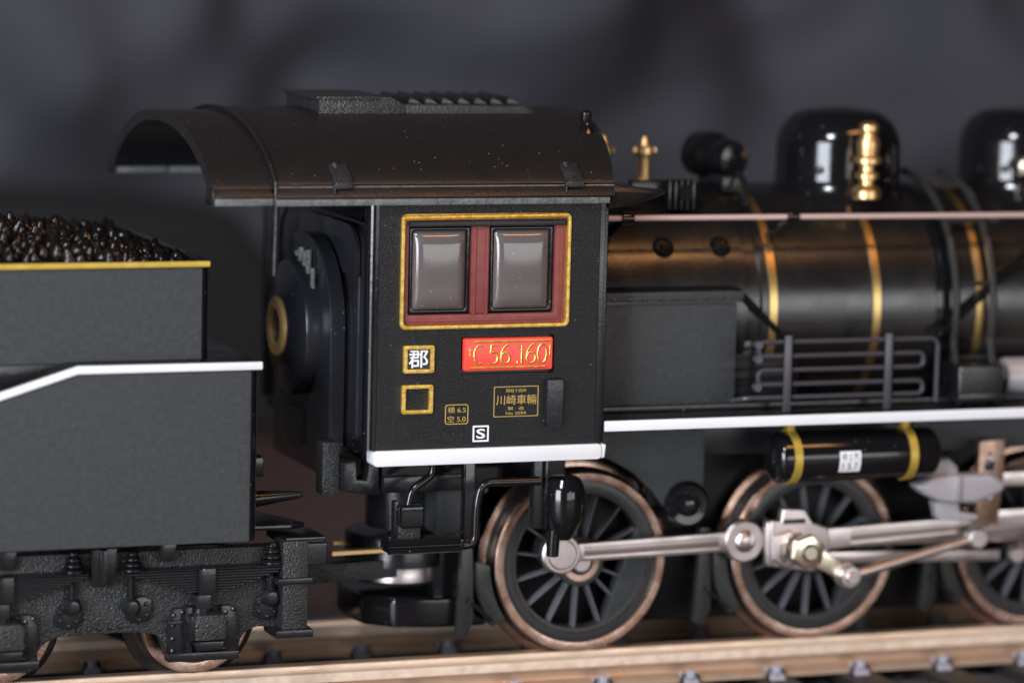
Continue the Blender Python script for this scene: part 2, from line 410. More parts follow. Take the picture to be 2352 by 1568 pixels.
def cab():
    x0, x1, z0, z1 = -2.07, -0.13, 1.875, 3.86
    win = (-1.862, -0.437, 2.862, 3.765)
    num = (-1.345, -0.545, 2.475, 2.785)
    mb = MB(); holed_wall(mb, x0, x1, z0, z1, [win, num], YS, YS + 0.13)
    me_cab = mb.build('cab', 'cab', LOCO)
    # round the upright rear corner of the side sheet with its own moulded post
    MB().lathe([(0.0, 1.885), (0.075, 1.885), (0.075, 3.85), (0.0, 3.85)], (x0 + 0.0, YS + 0.072, 0), 'z', 24).build('corner_post', 'gloss', me_cab)
    MB().box(x0 + 0.01, x0 + 0.22, YS + 0.10, YS + 0.20, 1.9, 3.84).build('door_jamb', 'gloss', me_cab, 0.04, 3)
    MB().box(x0, x1, -YS - 0.12, -YS, z0, z1).build('far_side', 'cab', me_cab, 0.02)
    # front wall of the cab with its moulded edge
    MB().box(-0.131, -0.085, YS + 0.03, -YS - 0.03, 1.80, 3.84).build('front_wall', 'satin', me_cab, 0.012)
    MB().box(-0.30, -0.12, YS + 0.12, -YS - 0.12, 1.88, 3.84).build('front_lining', 'gloss', me_cab)
    MB().box(-0.175, -0.125, YS - 0.012, YS + 0.03, 1.90, 3.85).build('front_edge', 'satin', me_cab, 0.008)
    MB().box(x0 + 0.02, x1, YS + 0.13, -YS - 0.13, 1.80, 1.90).build('floor', 'gloss', me_cab)
    # white footing of the side sheet
    o = roundrect(x0 - 0.005, -0.115, 1.752, 1.879, 0.035)
    MB().prism(o, YS - 0.03, YS + 0.16).build('white_footing', 'white', me_cab, 0.012)
    MB().prism([(-0.114, 1.757), (-0.085, 1.765), (-0.075, 1.872), (-0.114, 1.876)], YS - 0.02, YS + 0.1).build('footing_return', 'white', me_cab, 0.01)

    # ---- window
    W = bpy.data.objects.new('cab_window', None); COL.objects.link(W); W.parent = LOCO
    W.location = (-1.15, YS, 2.85)
    oo = roundrect(-1.872, -0.427, 2.848, 3.775, 0.05); ii = roundrect(-1.842, -0.457, 2.880, 3.735, 0.03)
    mb = MB(); ring_frame(mb, oo, ii, YS - 0.022, YS + 0.06)
    mb.build('gold_trim', 'gold', W, 0.009, 2)
    MB().tube([(-1.86, YS - 0.028, 3.742), (-0.47, YS - 0.028, 3.752)], 0.022, 8).build('gold_rain_strip', 'gold', W)
    MB().box(-1.80, -0.47, YS - 0.012, YS + 0.04, 3.670, 3.716).build('head_strip', 'roof', W, 0.012)
    a = roundrect(-1.842, -0.457, 2.880, 3.735, 0.03); b = roundrect(-1.795, -0.548, 2.960, 3.672, 0.02)
    mb = MB(); ring_frame(mb, a, b, YS + 0.022, YS + 0.09)
    mb.build('sash', 'maroon', W, 0.008)
    MB().box(-1.262, -1.108, YS + 0.026, YS + 0.09, 2.962, 3.668).build('mullion', 'maroon', W, 0.012)
    for q in (-1, 1):
        MB().box(-1.185 + q * 0.052 - 0.012, -1.185 + q * 0.052 + 0.012, YS + 0.016, YS + 0.03, 2.95, 3.66).build('mullion_bead', 'maroon', W, 0.005)
    MB().box(-1.79, -0.50, YS + 0.012, YS + 0.03, 2.905, 2.928).build('sash_bead', 'maroon', W, 0.005)
    MB().box(-0.508, -0.486, YS + 0.012, YS + 0.03, 2.93, 3.66).build('sash_bead', 'maroon', W, 0.005)
    for (u0, u1) in ((-1.787, -1.270), (-1.100, -0.556)):
        g = bpy.data.objects.new('pane_block', None)
        b0 = MB(); ring_frame(b0, roundrect(u0, u1, 2.968, 3.662, 0.02), roundrect(u0 + 0.035, u1 - 0.035, 3.0, 3.63, 0.02), YS + 0.05, YS + 0.11)
        b0.build('pane_bezel', 'gloss', W, 0.012)
        # moulded clear pane, cushion shaped: flat in the middle, falling away at the edges
        a0, a1, c0, c1 = u0 + 0.030, u1 - 0.030, 2.992, 3.634; n = 30; vs = []; fs = []
        for i in range(n + 1):
            for k in range(n + 1):
                p, q = sin((i / n - 0.5) * pi), sin((k / n - 0.5) * pi)
                h = (1 - abs(p) ** 7) * (1 - abs(q) ** 7)
                vs.append(((a0 + a1) / 2 + p * (a1 - a0) / 2, YS + 0.07 - 0.062 * h ** 0.8 - 0.006 * (1 - p * p) * (1 - q * q), (c0 + c1) / 2 + q * (c1 - c0) / 2))
        for i in range(n):
            for k in range(n):
                v = i * (n + 1) + k; fs.append((v, v + n + 1, v + n + 2, v + 1))
        MB().add(vs, fs).build('pane', 'pane', W, angle=180)
    # ---- number plate in its pocket
    mb = MB(); mb.box(-1.345, -0.545, YS + 0.07, YS + 0.125, 2.475, 2.785)
    N = MB().prism(roundrect(-1.326, -0.563, 2.502, 2.768, 0.02), YS - 0.022, YS + 0.075).build('number_plate', 'red', LOCO, 0.014, 2, label='red number plate with gold figures C 56 160')
    mb.build('pocket', 'plateback', N)
    yf = YS - 0.026
    def fr(a, b): return P3(a, yf), P3(b, yf)
    bx0, bx1, bz0, bz1 = -1.278, -0.592, 2.530, 2.742
    MB().tube([(bx0 + 0.03, yf, bz1), (bx1, yf, bz1)], 0.0075, 6).build('border', 'gold', N)
    MB().tube([(bx0, yf, bz0), (bx1 - 0.03, yf, bz0)], 0.0075, 6).build('border', 'gold', N)
    MB().tube([(bx0, yf, bz0 + 0.10), (bx0, yf, bz1 - 0.04)], 0.0035, 6).build('border', 'gold', N)
    MB().tube([(bx1, yf, bz0 + 0.09), (bx1, yf, bz1 - 0.04)], 0.004, 6).build('border', 'gold', N)
    def ch(c, x, z, s):                              # strokes of one figure, height 1, width about 0.6
        A = lambda *k: arc(*k)
        if c == 'C': st = [A(0.36, 0.5, 0.33, 60, 300, 16, 0.5)]
        elif c == '5': st = [[(0.56, 1), (0.14, 1), (0.10, 0.56)] + A(0.28, 0.31, 0.28, 120, -130, 14, 0.31)]
        elif c == '6': st = [A(0.50, 0.33, 0.46, 88, 180, 8, 0.67)[0:] + A(0.32, 0.29, 0.28, 180, 540, 18, 0.29)]
        elif c == '1': st = [[(0.12, 0.82), (0.30, 1.0), (0.30, 0.0)]]
        elif c == '0': st = [A(0.32, 0.5, 0.29, 0, 360, 22, 0.5)]
        else: st = [[(0.2, 0.0), (0.24, 0.12)]]
        mb = MB()
        for q in st: mb.tube([(x + u * s * 0.88, yf, z + v * s) for u, v in q], 0.0075, 6)
        return mb
    s = 0.150
    for c, x in (('C', -1.246), ('5', -1.116), ('6', -1.018), ('.', -0.900), ('1', -0.875), ('6', -0.797), ('0', -0.702)):
        ch(c, x, 2.562, s).build('figure', 'gold', N, label='raised gold figure ' + c)
    # ---- small plates
    for (c0, c1, char) in (((-1.838, 2.722), (-1.580, 2.500), '\u90e1'), ((-1.846, 2.405), (-1.583, 2.172), None)):
        o = roundrect(c0[0], c1[0], c1[1], c0[1], 0.015, 3); i = roundrect(c0[0] + 0.032, c1[0] - 0.032, c1[1] + 0.030, c0[1] - 0.030, 0.008, 3)
        mb = MB(); ring_frame(mb, o, i, YS - 0.032, YS + 0.02)
        f = mb.build('gold_plate_frame', 'gold', LOCO, 0.010, 2, label='gold frame holding the white depot character' if char else 'empty gold plate frame')
        if char: MB().rect((c0[0] + 0.03, c1[1] + 0.03), (c1[0] - 0.03, c0[1] - 0.03), YS - 0.008, YS + 0.01).build('ground', 'plateback', f)
        if char: text('lettering', char, c0[0] + 0.046, c1[0] - 0.046, c1[1] + 0.042, c0[1] - 0.040, YS - 0.012, 'print_white', f, bold=0.010)
    # axle load table
    o = roundrect(-1.470, -1.272, 2.074, 2.236, 0.022); i = roundrect(-1.463, -1.279, 2.081, 2.229, 0.017)
    mb = MB(); ring_frame(mb, o, i, YS - 0.005, YS + 0.002); f = mb.build('load_table', 'goldprint', LOCO)
    text('lettering', '\u7a4d 6.5', -1.448, -1.294, 2.166, 2.216, YS - 0.004, 'goldprint', f)
    text('lettering', '\u7a7a 5.0', -1.448, -1.294, 2.093, 2.143, YS - 0.004, 'goldprint', f)
    # builder's plate
    o = roundrect(-1.056, -0.672, 2.122, 2.370, 0.008); i = roundrect(-1.050, -0.678, 2.128, 2.364, 0.006)
    mb = MB(); ring_frame(mb, o, i, YS - 0.005, YS + 0.002); f = mb.build('builders_plate', 'goldprint', LOCO)
    text('lettering', '\u662d\u548c\u5341\u56db\u5e74', -0.950, -0.776, 2.320, 2.350, YS - 0.004, 'goldprint', f)
    text('lettering', '\u5ddd\u5d0e\u8eca\u8f1b', -1.036, -0.690, 2.220, 2.300, YS - 0.004, 'goldprint', f)
    text('lettering', '\u88fd   \u9020', -0.935, -0.795, 2.176, 2.204, YS - 0.004, 'goldprint', f)
    text('lettering', 'No 2099', -0.950, -0.776, 2.139, 2.162, YS - 0.004, 'goldprint', f)
    # boxed S
    o = roundrect(-1.230, -1.093, 1.926, 2.058, 0.004); i = roundrect(-1.217, -1.106, 1.939, 2.045, 0.003)
    mb = MB(); ring_frame(mb, o, i, YS - 0.005, YS + 0.002); f = mb.build('letter_panel', 'print_white', LOCO)
    text('lettering', 'S', -1.199, -1.124, 1.952, 2.032, YS - 0.004, 'print_white', f, bold=0.02)
    # upright moulded bar
    MB().box(-0.618, -0.474, YS - 0.075, YS + 0.01, 2.045, 2.430).build('side_bar', 'satin', LOCO, 0.022, 3)
cab()

# ---- roof: an arched shell with an extension over the tender
def roof_z(y):                                       # height of the roof skin above a point y off the centre line
    t = abs(y) / 1.62
    return 3.985 + 0.50 * (1 - t ** 2.25) ** 0.80 if t < 1 else 3.985

def arch(dz, inset, n=28, low=3.985):
    """Outline (y, z) of the roof skin from near eave over the crown to the far eave."""
    w = 1.62 - inset
    return [(w * -cos(pi * k / n), 0) for k in range(n + 1)]

def roof():
    def shell(x0, x1, grow, front_rake=0.0, rear_rake=0.0):
        n = 40; vs = []; prof_o = []; prof_i = []
        for k in range(n + 1):
            y = -1.62 * cos(pi * k / n)
            prof_o.append((y * (1 + grow / 1.62), roof_z(y) + grow))
            prof_i.append((y * 0.945, roof_z(y) - 0.085))
        mb = MB(); NX = 8
        m = len(prof_o); rings = []
        for i in range(NX + 1):
            ro = []; ri = []
            for (y, z) in prof_o:
                f = max(0.0, 1 - (y / 1.62) ** 2)
                x = x0 + (x1 - x0) * i / NX + (front_rake * f if i == NX else 0)
                ro.append((x, y, z))
            for (y, z) in prof_i:
                f = max(0.0, 1 - (y / 1.62) ** 2)
                ri.append((x0 + (x1 - x0) * i / NX + (front_rake * f if i == NX else 0), y, z))
            rings.append(ro + ri)
        vs = [p for r in rings for p in r]; K = 2 * m; fs = []
        for i in range(NX):
            for k in range(m - 1):
                a = i * K + k; fs.append((a, a + 1, a + K + 1, a + K))
                a = i * K + m + k; fs.append((a + 1, a, a + K, a + K + 1))
            for (p, q) in ((0, m), (m - 1, 2 * m - 1)):
                a, b = i * K + p, i * K + q; fs.append((a, b, b + K, a + K))
        for i in (0, NX):
            for k in range(m - 1):
                a = i * K + k; fs.append((a, a + m, a + m + 1, a + 1))
        return mb.add(vs, fs)
    R = shell(-2.93, -0.075, 0.030, 0.20).build('cab_roof', 'roof', LOCO, 0.0, angle=50, label='arched brown-black cab roof')
    shell(-3.43, -2.935, 0.0).build('roof_extension', 'roof', R, 0.0, angle=50)
    for o in (R, R.children[0]):                     # black on the inner faces
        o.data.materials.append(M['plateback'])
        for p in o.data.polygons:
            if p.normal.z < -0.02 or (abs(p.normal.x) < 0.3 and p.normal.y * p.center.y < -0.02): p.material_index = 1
    # raised rib between the roof and its extension
    pts = []
    for k in range(41):
        y = -1.64 * cos(pi * k / 40); pts.append((-2.93, y * 1.012, roof_z(min(1.62, abs(y) / 1.012)) + 0.032))
    MB().tube([(-2.93, -1.66, 3.86)] + pts + [(-2.93, 1.66, 3.86)], 0.015, 8).build('roof_rib', 'roof', R)
    MB().tube([(-2.915, -1.63, 3.86), (-2.915, -1.60, 3.30)], 0.022, 8).build('rib_tail', 'roof', R)
    for s in (-1, 1):
        def yy(a, b): return sorted((s * a, s * b))
        # eave band, pale bead added as the crease highlight, and fascia
        MB().prism_x([(s * 1.640, 3.992), (s * 1.652, 3.985), (s * 1.700, 3.918), (s * 1.690, 3.905), (s * 1.58, 3.90), (s * 1.56, 3.985)], -2.93, -0.085).build('eave_band', 'roof', R, 0.008)
        MB().prism_x([(s * 1.612, 3.990), (s * 1.624, 3.982), (s * 1.668, 3.922), (s * 1.66, 3.912), (s * 1.56, 3.91), (s * 1.55, 3.985)], -3.43, -2.95).build('eave_band', 'roof', R, 0.008)
        MB().prism_x([(s * 1.690, 3.903), (s * 1.698, 3.893), (s * 1.694, 3.852), (s * 1.55, 3.842), (s * 1.55, 3.903)], -2.93, -0.13).build('gutter', 'gutter', R, 0.006)
        MB().prism_x([(s * 1.660, 3.910), (s * 1.668, 3.900), (s * 1.664, 3.854), (s * 1.54, 3.846), (s * 1.54, 3.910)], -3.43, -2.95).build('gutter', 'gutter', R, 0.006)
        MB().tube([(-2.92, s * 1.648, 3.996), (-0.08, s * 1.648, 3.996)], 0.0075, 6).build('crease_highlight', 'gutter', R)
        MB().box(-3.455, -3.425, *yy(1.50, 1.675), 3.85, 3.985).build('eave_end', 'satin', R, 0.012)
        for k in range(2):                           # lifting lugs above the eave
            xx = (-2.38, -0.43)[k]; b = MB()
            b.prism_x([(s * 1.69, 3.985), (s * 1.69, 4.030), (s * 1.60, 4.10), (s * 1.50, 4.17), (s * 1.47, 4.12), (s * 1.55, 3.98)], xx - 0.075, xx + 0.075)
            b.lathe([(0, 0), (0.035, 0), (0.035, 0.05), (0, 0.05)], (xx - 0.02, s * 1.52, 4.12), (0, s * -0.6, 0.8), 12)
            b.box(xx - 0.085, xx - 0.068, *yy(1.66, 1.695), 3.94, 4.03)
            b.build('lifting_lug', 'bogie', R, 0.012)
    # roof ventilator: tall hatch box and low louvred part
    zt, hw = 4.625, 0.46
    V = MB().prism([(-2.215, 4.38), (-2.215, 4.615), (-2.20, 4.628), (-1.60, 4.628), (-1.47, 4.560), (-1.47, 4.38)], -hw, hw).build('roof_hatch', 'bogie', R, 0.012)
    MB().box(-2.24, -1.70, -hw - 0.02, hw + 0.02, 4.605, 4.632).build('hatch_lid', 'bogie', V, 0.008)
    L = MB().prism([(-1.468, 4.38), (-1.468, 4.565), (-0.42, 4.555), (-0.34, 4.515), (-0.34, 4.38)], -hw + 0.01, hw - 0.01).build('louvre_base', 'bogie', R, 0.012)
    for k in range(7):
        x = -1.40 + 0.145 * k
        MB().prism([(x - 0.02, 4.560), (x, 4.625), (x + 0.02, 4.622), (x + 0.11, 4.560)], -0.36, 0.40).build('louvre', 'satin', L, 0.006)
    # whistle cap near the front edge
    b = MB(); o = (-0.064, -0.95, 4.33)
    b.lathe([(0.12, -0.06), (0.105, 0.02), (0.05, 0.09), (0.035, 0.12), (0.048, 0.14), (0.048, 0.20), (0.03, 0.225), (0, 0.225)], o, 'z', 20)
    b.build('roof_finial', 'gloss', R)
    # pointed blade that carries the eave on past the front of the cab
    o = []
    z0, z1 = 3.845, 3.985
    b = MB()
    top = [(-0.10, -1.66), (0.20, -1.66), (0.33, -1.63), (0.41, -1.57), (0.44, -1.49), (0.40, -1.42), (-0.10, -1.35)]
    n = len(top)
    vs = [(x, y + 0.02, 3.995 - 0.06 * max(0, x) / 0.45) for x, y in top] + [(x, y - 0.01, 3.945 - 0.06 * max(0, x)) for x, y in top] + [(-0.10 + (x + 0.10) * 0.55, y + 0.07, 3.80 + 0.05 * max(0, x)) for x, y in top]
    fs = [tuple(range(n - 1, -1, -1)), tuple(range(2 * n, 3 * n))]
    for r in range(2): fs += [(r * n + i, r * n + (i + 1) % n, (r + 1) * n + (i + 1) % n, (r + 1) * n + i) for i in range(n)]
    b.add(vs, fs).build('eave_blade', 'roof', LOCO, 0.012, 2)
roof()

# ---- backhead and motor casing seen through the open rear of the cab
def backhead():
    def archprof(w, zt, zb, rc, n=10):
        out = [(-w, zb)]
        out += [(-w + rc - rc * cos(radians(90 * k / n)), zt - rc + rc * sin(radians(90 * k / n))) for k in range(n + 1)]
        out += [(w - rc + rc * sin(radians(90 * k / n)), zt - rc + rc * cos(radians(90 * k / n))) for k in range(n + 1)]
        out += [(w, zb)]
        return out
    B = MB().prism_x(archprof(0.80, 3.47, 1.52, 0.72), -2.19, -2.06).build('backhead', 'backhead', LOCO, 0.018, 3)
    MB().prism_x(archprof(0.93, 3.60, 1.75, 0.24), -2.00, -0.35).build('motor_casing', 'backhead', LOCO, 0.03, 3)
    MB().prism_x(archprof(0.985, 3.63, 1.75, 0.20), -1.93, -1.83).build('casing_rib', 'backhead', LOCO, 0.015)
    b = MB(); b.prism_x(archprof(0.74, 3.40, 1.75, 0.66), -2.07, -1.98); b.build('casing_neck', 'plateback', B)
    MB().prism_x(archprof(0.945, 3.615, 3.2, 0.25), -2.035, -1.99).build('casing_lip', 'backhead', B, 0.015, 2)
    # firebox door: stepped disc with brass ring
    b = MB().lathe([(0, -0.10), (0.22, -0.10), (0.30, -0.09), (0.34, -0.06), (0.50, -0.045), (0.555, -0.02), (0.57, 0.01), (0.57, 0.12), (0, 0.12)], (-2.30, 0, 2.69), 'x', 48)
    D = b.build('fire_door', 'backhead', B)
    prof = [(0.155, -0.012), (0.235, -0.012), (0.250, 0.0), (0.250, 0.03), (0.155, 0.03)]
    MB().lathe(prof, (-2.418, 0, 2.69), 'x', 40, closed=True).build('brass_ring', 'ringbrass', D)
    # pipes and gauges at the top
    g = MB()
    for (y, za, zb, r) in ((-0.20, 3.12, 3.34, 0.028), (-0.10, 3.10, 3.36, 0.030), (-0.30, 3.16, 3.36, 0.026), (0.02, 3.20, 3.32, 0.026), (-0.42, 3.00, 3.22, 0.022), (0.12, 3.10, 3.18, 0.03)):
        MB().tube([(-2.23, y, za), (-2.23, y, zb)], r, 10).build('gauge_pipe', 'gutter', B)
    MB().tube(fillet([(-2.26, 0.52, 2.95), (-2.26, 0.52, 3.50), (-2.2, 0.50, 3.70)], 0.1), 0.045, 10).build('regulator_rod', 'satin', B)
    MB().lathe([(0, -0.05), (0.07, -0.05), (0.08, 0.0), (0.07, 0.03), (0, 0.03)], (-2.23, 0.05, 3.22), 'x', 20).build('pressure_gauge', 'satin', B)
    # floor plate piece under the backhead
    b = MB(); b.box(-2.30, -2.15, -0.99, -0.80, 1.42, 1.86)
    b.build('side_lug', 'bogie', B, 0.02)
    b = MB(); b.prism([(-2.15, 1.46), (-2.15, 1.70), (-2.04, 1.72), (-2.03, 1.56), (-1.95, 1.55), (-1.93, 1.80), (-1.84, 1.80), (-1.84, 1.42)], -1.08, -0.86)
    b.build('drag_box', 'satin', B, 0.02)
    MB().box(-2.22, -2.185, -0.10, 0.30, 1.70, 2.00).build('coupling_slot', 'plateback', B)
    MB().box(-1.82, -0.2, -1.06, 1.0, 1.46, 1.80).build('rear_frame', 'gloss', LOCO, 0.03, 3)
    MB().box(-1.82, -1.0, -1.10, -1.0, 1.44, 1.58).build('rear_sill', 'satin', LOCO, 0.02)
    MB().box(-1.30, -0.9, -0.95, -0.2, 1.05, 1.46).build('frame_weight', 'matte', LOCO, 0.04)
    MB().tube([(-1.42, -0.4, 1.5), (-1.42, -0.4, 1.05)], 0.30, 24).build('draw_pin_post', 'satin', LOCO)
    # drawbar pivot under the cab
    b = MB().lathe([(0, 0.98), (0.42, 0.98), (0.44, 0.95), (0.44, 0.72), (0, 0.72)], (-1.40, -0.25, 0), 'z', 32); b.build('drawbar_boss', 'satin', LOCO)
    MB().lathe([(0, 0.715), (0.36, 0.715), (0.37, 0.70), (0.37, 0.585), (0.35, 0.56), (0, 0.56)], (-1.40, -0.25, 0), 'z', 32).build('steel_collar', 'steel', LOCO)
    MB().prism_z([(-1.82, -0.15), (-1.76, -0.45), (-1.55, -0.66), (-1.20, -0.74), (-0.75, -0.74), (-0.75, 0.6), (-1.55, 0.45), (-1.78, 0.2)], 0.22, 0.47).build('gear_cover', 'gloss', LOCO, 0.04, 3)
    MB().box(-1.2, -0.7, -0.6, 0.6, 0.35, 1.5).build('keeper_block', 'gloss', LOCO, 0.03)
backhead()

# ---- steps and pipes below the cab side
def cab_steps():
    y = -1.47
    S = MB().box(-1.916, -1.261, -1.56, -1.34, 1.026, 1.134).build('cab_step', 'gloss', LOCO, 0.03, 3)
    zb = 1.041; zt = 1.119
    MB().tube([(-1.915, -1.565, zb + 0.012), (-1.305, -1.565, zb + 0.012)], 0.030, 10).build('step_bead', 'gloss', S)
    MB().tube([(-1.915, -1.565, zt), (-1.305, -1.565, zt)], 0.030, 10).build('step_bead', 'gloss', S)
    p = [(-1.324, -1.500, 1.057), (-1.152, -1.500, 1.064), (-1.148, -1.500, 1.387), (-1.108, -1.500, 1.572), (-0.601, -1.500, 1.568)]
    MB().tube(fillet(p, 0.14, 7), 0.036, 12).build('step_pipe', 'gloss', LOCO)
    MB().box(-1.251, -1.161, -1.50, -1.40, 1.030, 1.77).build('step_hanger', 'gloss', LOCO, 0.012)
    p = [(-1.508, -1.450, 1.728), (-1.514, -1.450, 1.642), (-1.690, -1.450, 1.524), (-1.713, -1.450, 1.400)]
    MB().tube(fillet(p, 0.1, 6), 0.034, 12).build('injector_pipe', 'gloss', LOCO)
    MB().rect((-1.801, 1.409), (-1.604, 1.226), -1.54, -1.36).build('injector_box', 'gloss', LOCO, 0.028, 3)
    MB().rect((-1.802, 1.245), (-1.614, 1.112), -1.48, -1.38).build('injector_foot', 'bogie', LOCO, 0.01)
    MB().rect((-1.829, 1.435), (-1.789, 1.112), -1.44, -1.36).build('step_hanger', 'satin', LOCO, 0.008)
    # bracket with the bulb shaped strainer
    MB().box(-0.640, -0.525, -1.46, -1.36, 1.163, 1.77).build('strainer_bracket', 'satin', LOCO, 0.015)
    MB().box(-0.552, -0.529, -1.50, -1.40, 1.163, 1.77).build('bracket_edge', 'gloss', LOCO, 0.006)
    cx = -0.378; zt = 1.595; zb = 1.072
    h = zt - zb
    prof = [(0, zt), (0.10, zt), (0.135, zt - 0.03 * h), (0.165, zt - 0.14 * h), (0.180, zt - 0.22 * h), (0.176, zt - 0.50 * h), (0.168, zt - 0.66 * h), (0.155, zt - 0.72 * h), (0.085, zt - 0.95 * h), (0.066, zb), (0, zb)]
    S = MB().lathe(prof, (cx, -1.47, 0), 'z', 28).build('strainer', 'gloss', LOCO)
    MB().tube([(cx - 0.075, -1.47, zb + 0.08), (cx - 0.085, -1.47, zb - 0.05), (cx - 0.085, -1.47, 0.934)], [0.06, 0.055, 0.052], 12).build('drain', 'gloss', S)
cab_steps()

# ---- boiler
ZC, RB = 2.84, 1.02
def boiler():
    B = MB().lathe([(0, -0.09), (RB, -0.09), (RB, 1.42), (RB - 0.03, 1.42), (RB - 0.03, 1.56), (RB, 1.56), (RB, 8.0), (0.9, 8.05), (0, 8.05)], (0, 0, ZC), 'x', 96).build('boiler', 'boiler', LOCO)
    for x in (1.66, 2.63, 3.62, 4.60):
        prof = [(RB + 0.001, -0.034), (RB + 0.012, -0.034), (RB + 0.012, 0.034), (RB + 0.001, 0.034)]
        MB().lathe(prof, (x, 0, ZC), 'x', 96, closed=True).build('boiler_band', 'band', B)
    MB().lathe([(RB + 0.0005, -0.10), (RB + 0.006, -0.10), (RB + 0.006, 0.09), (RB + 0.0005, 0.09)], (3.30, 0, ZC), 'x', 96, closed=True).build('cladding_joint', 'gloss', B)
    # domes
    def dome(xc, mname):
        prof = [(0.70, 3.60), (0.655, 3.70), (0.60, 3.78), (0.555, 3.86), (0.545, 3.95), (0.545, 4.17)]
        prof += [(0.545 - 0.30 + 0.30 * cos(radians(a)), 4.17 + 0.33 * sin(radians(a)) + 0.0) for a in range(8, 91, 8)]
        prof += [(0.12, 4.515), (0, 4.52)]
        return MB().lathe(prof, (xc, 0, 0), 'z', 64).build('dome', mname, B)
    d1 = dome(2.70, 'gloss'); dome(4.50, 'gloss')
    for xc in (2.70, 4.50):
        MB().lathe([(0, 0), (0.03, 0), (0.035, 0.02), (0, 0.045)], (xc - 0.36, -0.41, 4.0), (-0.66, -0.75, 0), 12).build('dome_rivet', 'gloss', B)
    # brass safety valves beside the dome and at the cab
    def valve(x, y, z, h, sc=1.0, label=None):
        q = [(0.0, 0), (0.115, 0), (0.125, 0.02), (0.125, 0.11), (0.10, 0.16), (0.065, 0.19), (0.065, 0.25), (0.10, 0.27), (0.10, 0.33), (0.065, 0.36), (0.06, 0.43), (0.075, 0.45), (0.12, 0.47), (0.12, 0.53), (0.09, 0.57), (0.095, 0.66), (0.10, 0.74), (0.085, 0.80), (0.07, 0.86), (0.085, 0.89), (0.085, 0.96), (0.05, 1.0), (0, 1.0)]
        b = MB(); b.lathe([(r * sc, t * h) for r, t in q], (x, y, z), 'z', 28)
        b.box(x - 0.115 * sc, x + 0.115 * sc, y - 0.03, y + 0.03, z + 0.48 * h, z + 0.52 * h)
        return b.build('safety_valve', 'brass', B, label=label)
    valve(2.640, -0.72, 3.775, 4.439 - 3.775, 1.0)
    MB().lathe([(0, 0.20), (0.05, 0.20), (0.05, 0.06), (0.085, 0.05), (0.095, 0.0), (0.075, -0.05), (0, -0.065)], (4.187, -0.66, 4.048), 'y', 24).build('highlight_knob', 'chrome', B)  # bright knob added in place of a blown-out highlight
    def whistle(x, y, z, h):
        q = [(0, 0), (0.075, 0), (0.075, 0.10), (0.055, 0.16), (0.052, 0.55), (0.06, 0.62), (0.085, 0.66), (0.085, 0.80), (0.05, 0.84), (0.035, 0.92), (0.02, 1.0), (0, 1.0)]
        b = MB().lathe([(r, t * h) for r, t in q], (x, y, z), 'z', 24); b.box(x - 0.10, x + 0.10, y - 0.02, y + 0.02, z + 0.70 * h, z + 0.78 * h)
        return b.build('brass_whistle', 'brass', B)
    whistle(0.86, 0.0, 3.84, 0.42); whistle(0.62, 0.35, 3.78, 0.46)
    # turbo generator with its saddle
    c = Vector((1.56, 0.08, 4.085)); ax = Vector((0.18, -1, -0.03))
    g = MB().lathe([(0, -0.30), (0.14, -0.30), (0.20, -0.24), (0.21, -0.05), (0.20, 0.02), (0.165, 0.06), (0.155, 0.09), (0.165, 0.12), (0.165, 0.26), (0.14, 0.31), (0.07, 0.32), (0.06, 0.36), (0, 0.36)], c, ax, 32).build('turbo_generator', 'gloss', B)
    b = MB(); b.box(1.47, 1.68, -0.30, 0.25, 3.80, 3.95); b.box(1.53, 1.62, -0.24, -0.12, 3.72, 3.86); b.build('saddle', 'satin', g, 0.02)
    MB().tube(fillet([(1.60, -0.33, 3.98), (1.62, -0.48, 3.86), (1.55, -0.60, 3.70)], 0.08), 0.03, 8).build('steam_pipe', 'satin', g)
    # handwheel valve in front of the cab
    cx, cz = 0.934, 3.817
    v = MB().lathe([(0, -0.10), (0.09, -0.10), (0.09, -0.05), (0.13, -0.05), (0.13, 0.02), (0.07, 0.05), (0.07, 0.16), (0, 0.16)], (cx, -0.56, cz), (0.15, -1, 0.2), 14).build('feed_valve', 'satin', B)
    for k in range(5): MB().box(cx - 0.13 + 0.055 * k, cx - 0.105 + 0.055 * k, -0.70, -0.60, cz - 0.12, cz + 0.13).build('valve_fin', 'satin', v, 0.006)
    MB().box(cx - 0.42, cx - 0.1, -0.58, -0.48, cz - 0.02, cz + 0.12).build('valve_pipe', 'satin', v, 0.02)
    # washout plugs on the firebox shoulder
    for px in (0, 1):
        xx = (0.70, 1.22)[px]; th = radians(57); n = Vector((0, -sin(th), cos(th)))
        n = Vector((0, -cos(radians(33)), sin(radians(33))))
        o = Vector((xx, 0, ZC)) + n * (RB - 0.005)
        p = MB().lathe([(0, 0), (0.095, 0), (0.095, 0.012), (0.07, 0.022), (0.062, 0.010), (0.03, 0.010), (0.03, 0.035), (0, 0.035)], o, n, 20).build('washout_plug', 'gloss', B)
    # copper handrail and its knobs
    zr = 3.672
    H = MB().tube([(-0.09, -1.10, zr), (7.5, -1.10, zr - 0.02)], 0.025, 10).build('handrail', 'pink', LOCO)
    for x in (0.266, 1.763, 4.3):
        MB().tube([(x - 0.05, -0.86, zr - 0.14), (x - 0.02, -1.0, zr - 0.06), (x, -1.10, zr)], [0.05, 0.035, 0.045], 10).build('handrail_knob', 'gloss', H)
        MB().lathe([(0, -0.05), (0.05, -0.05), (0.055, 0), (0.05, 0.05), (0, 0.05)], (x, -1.10, zr), 'x', 12).build('knob_collar', 'gloss', H)
boiler()

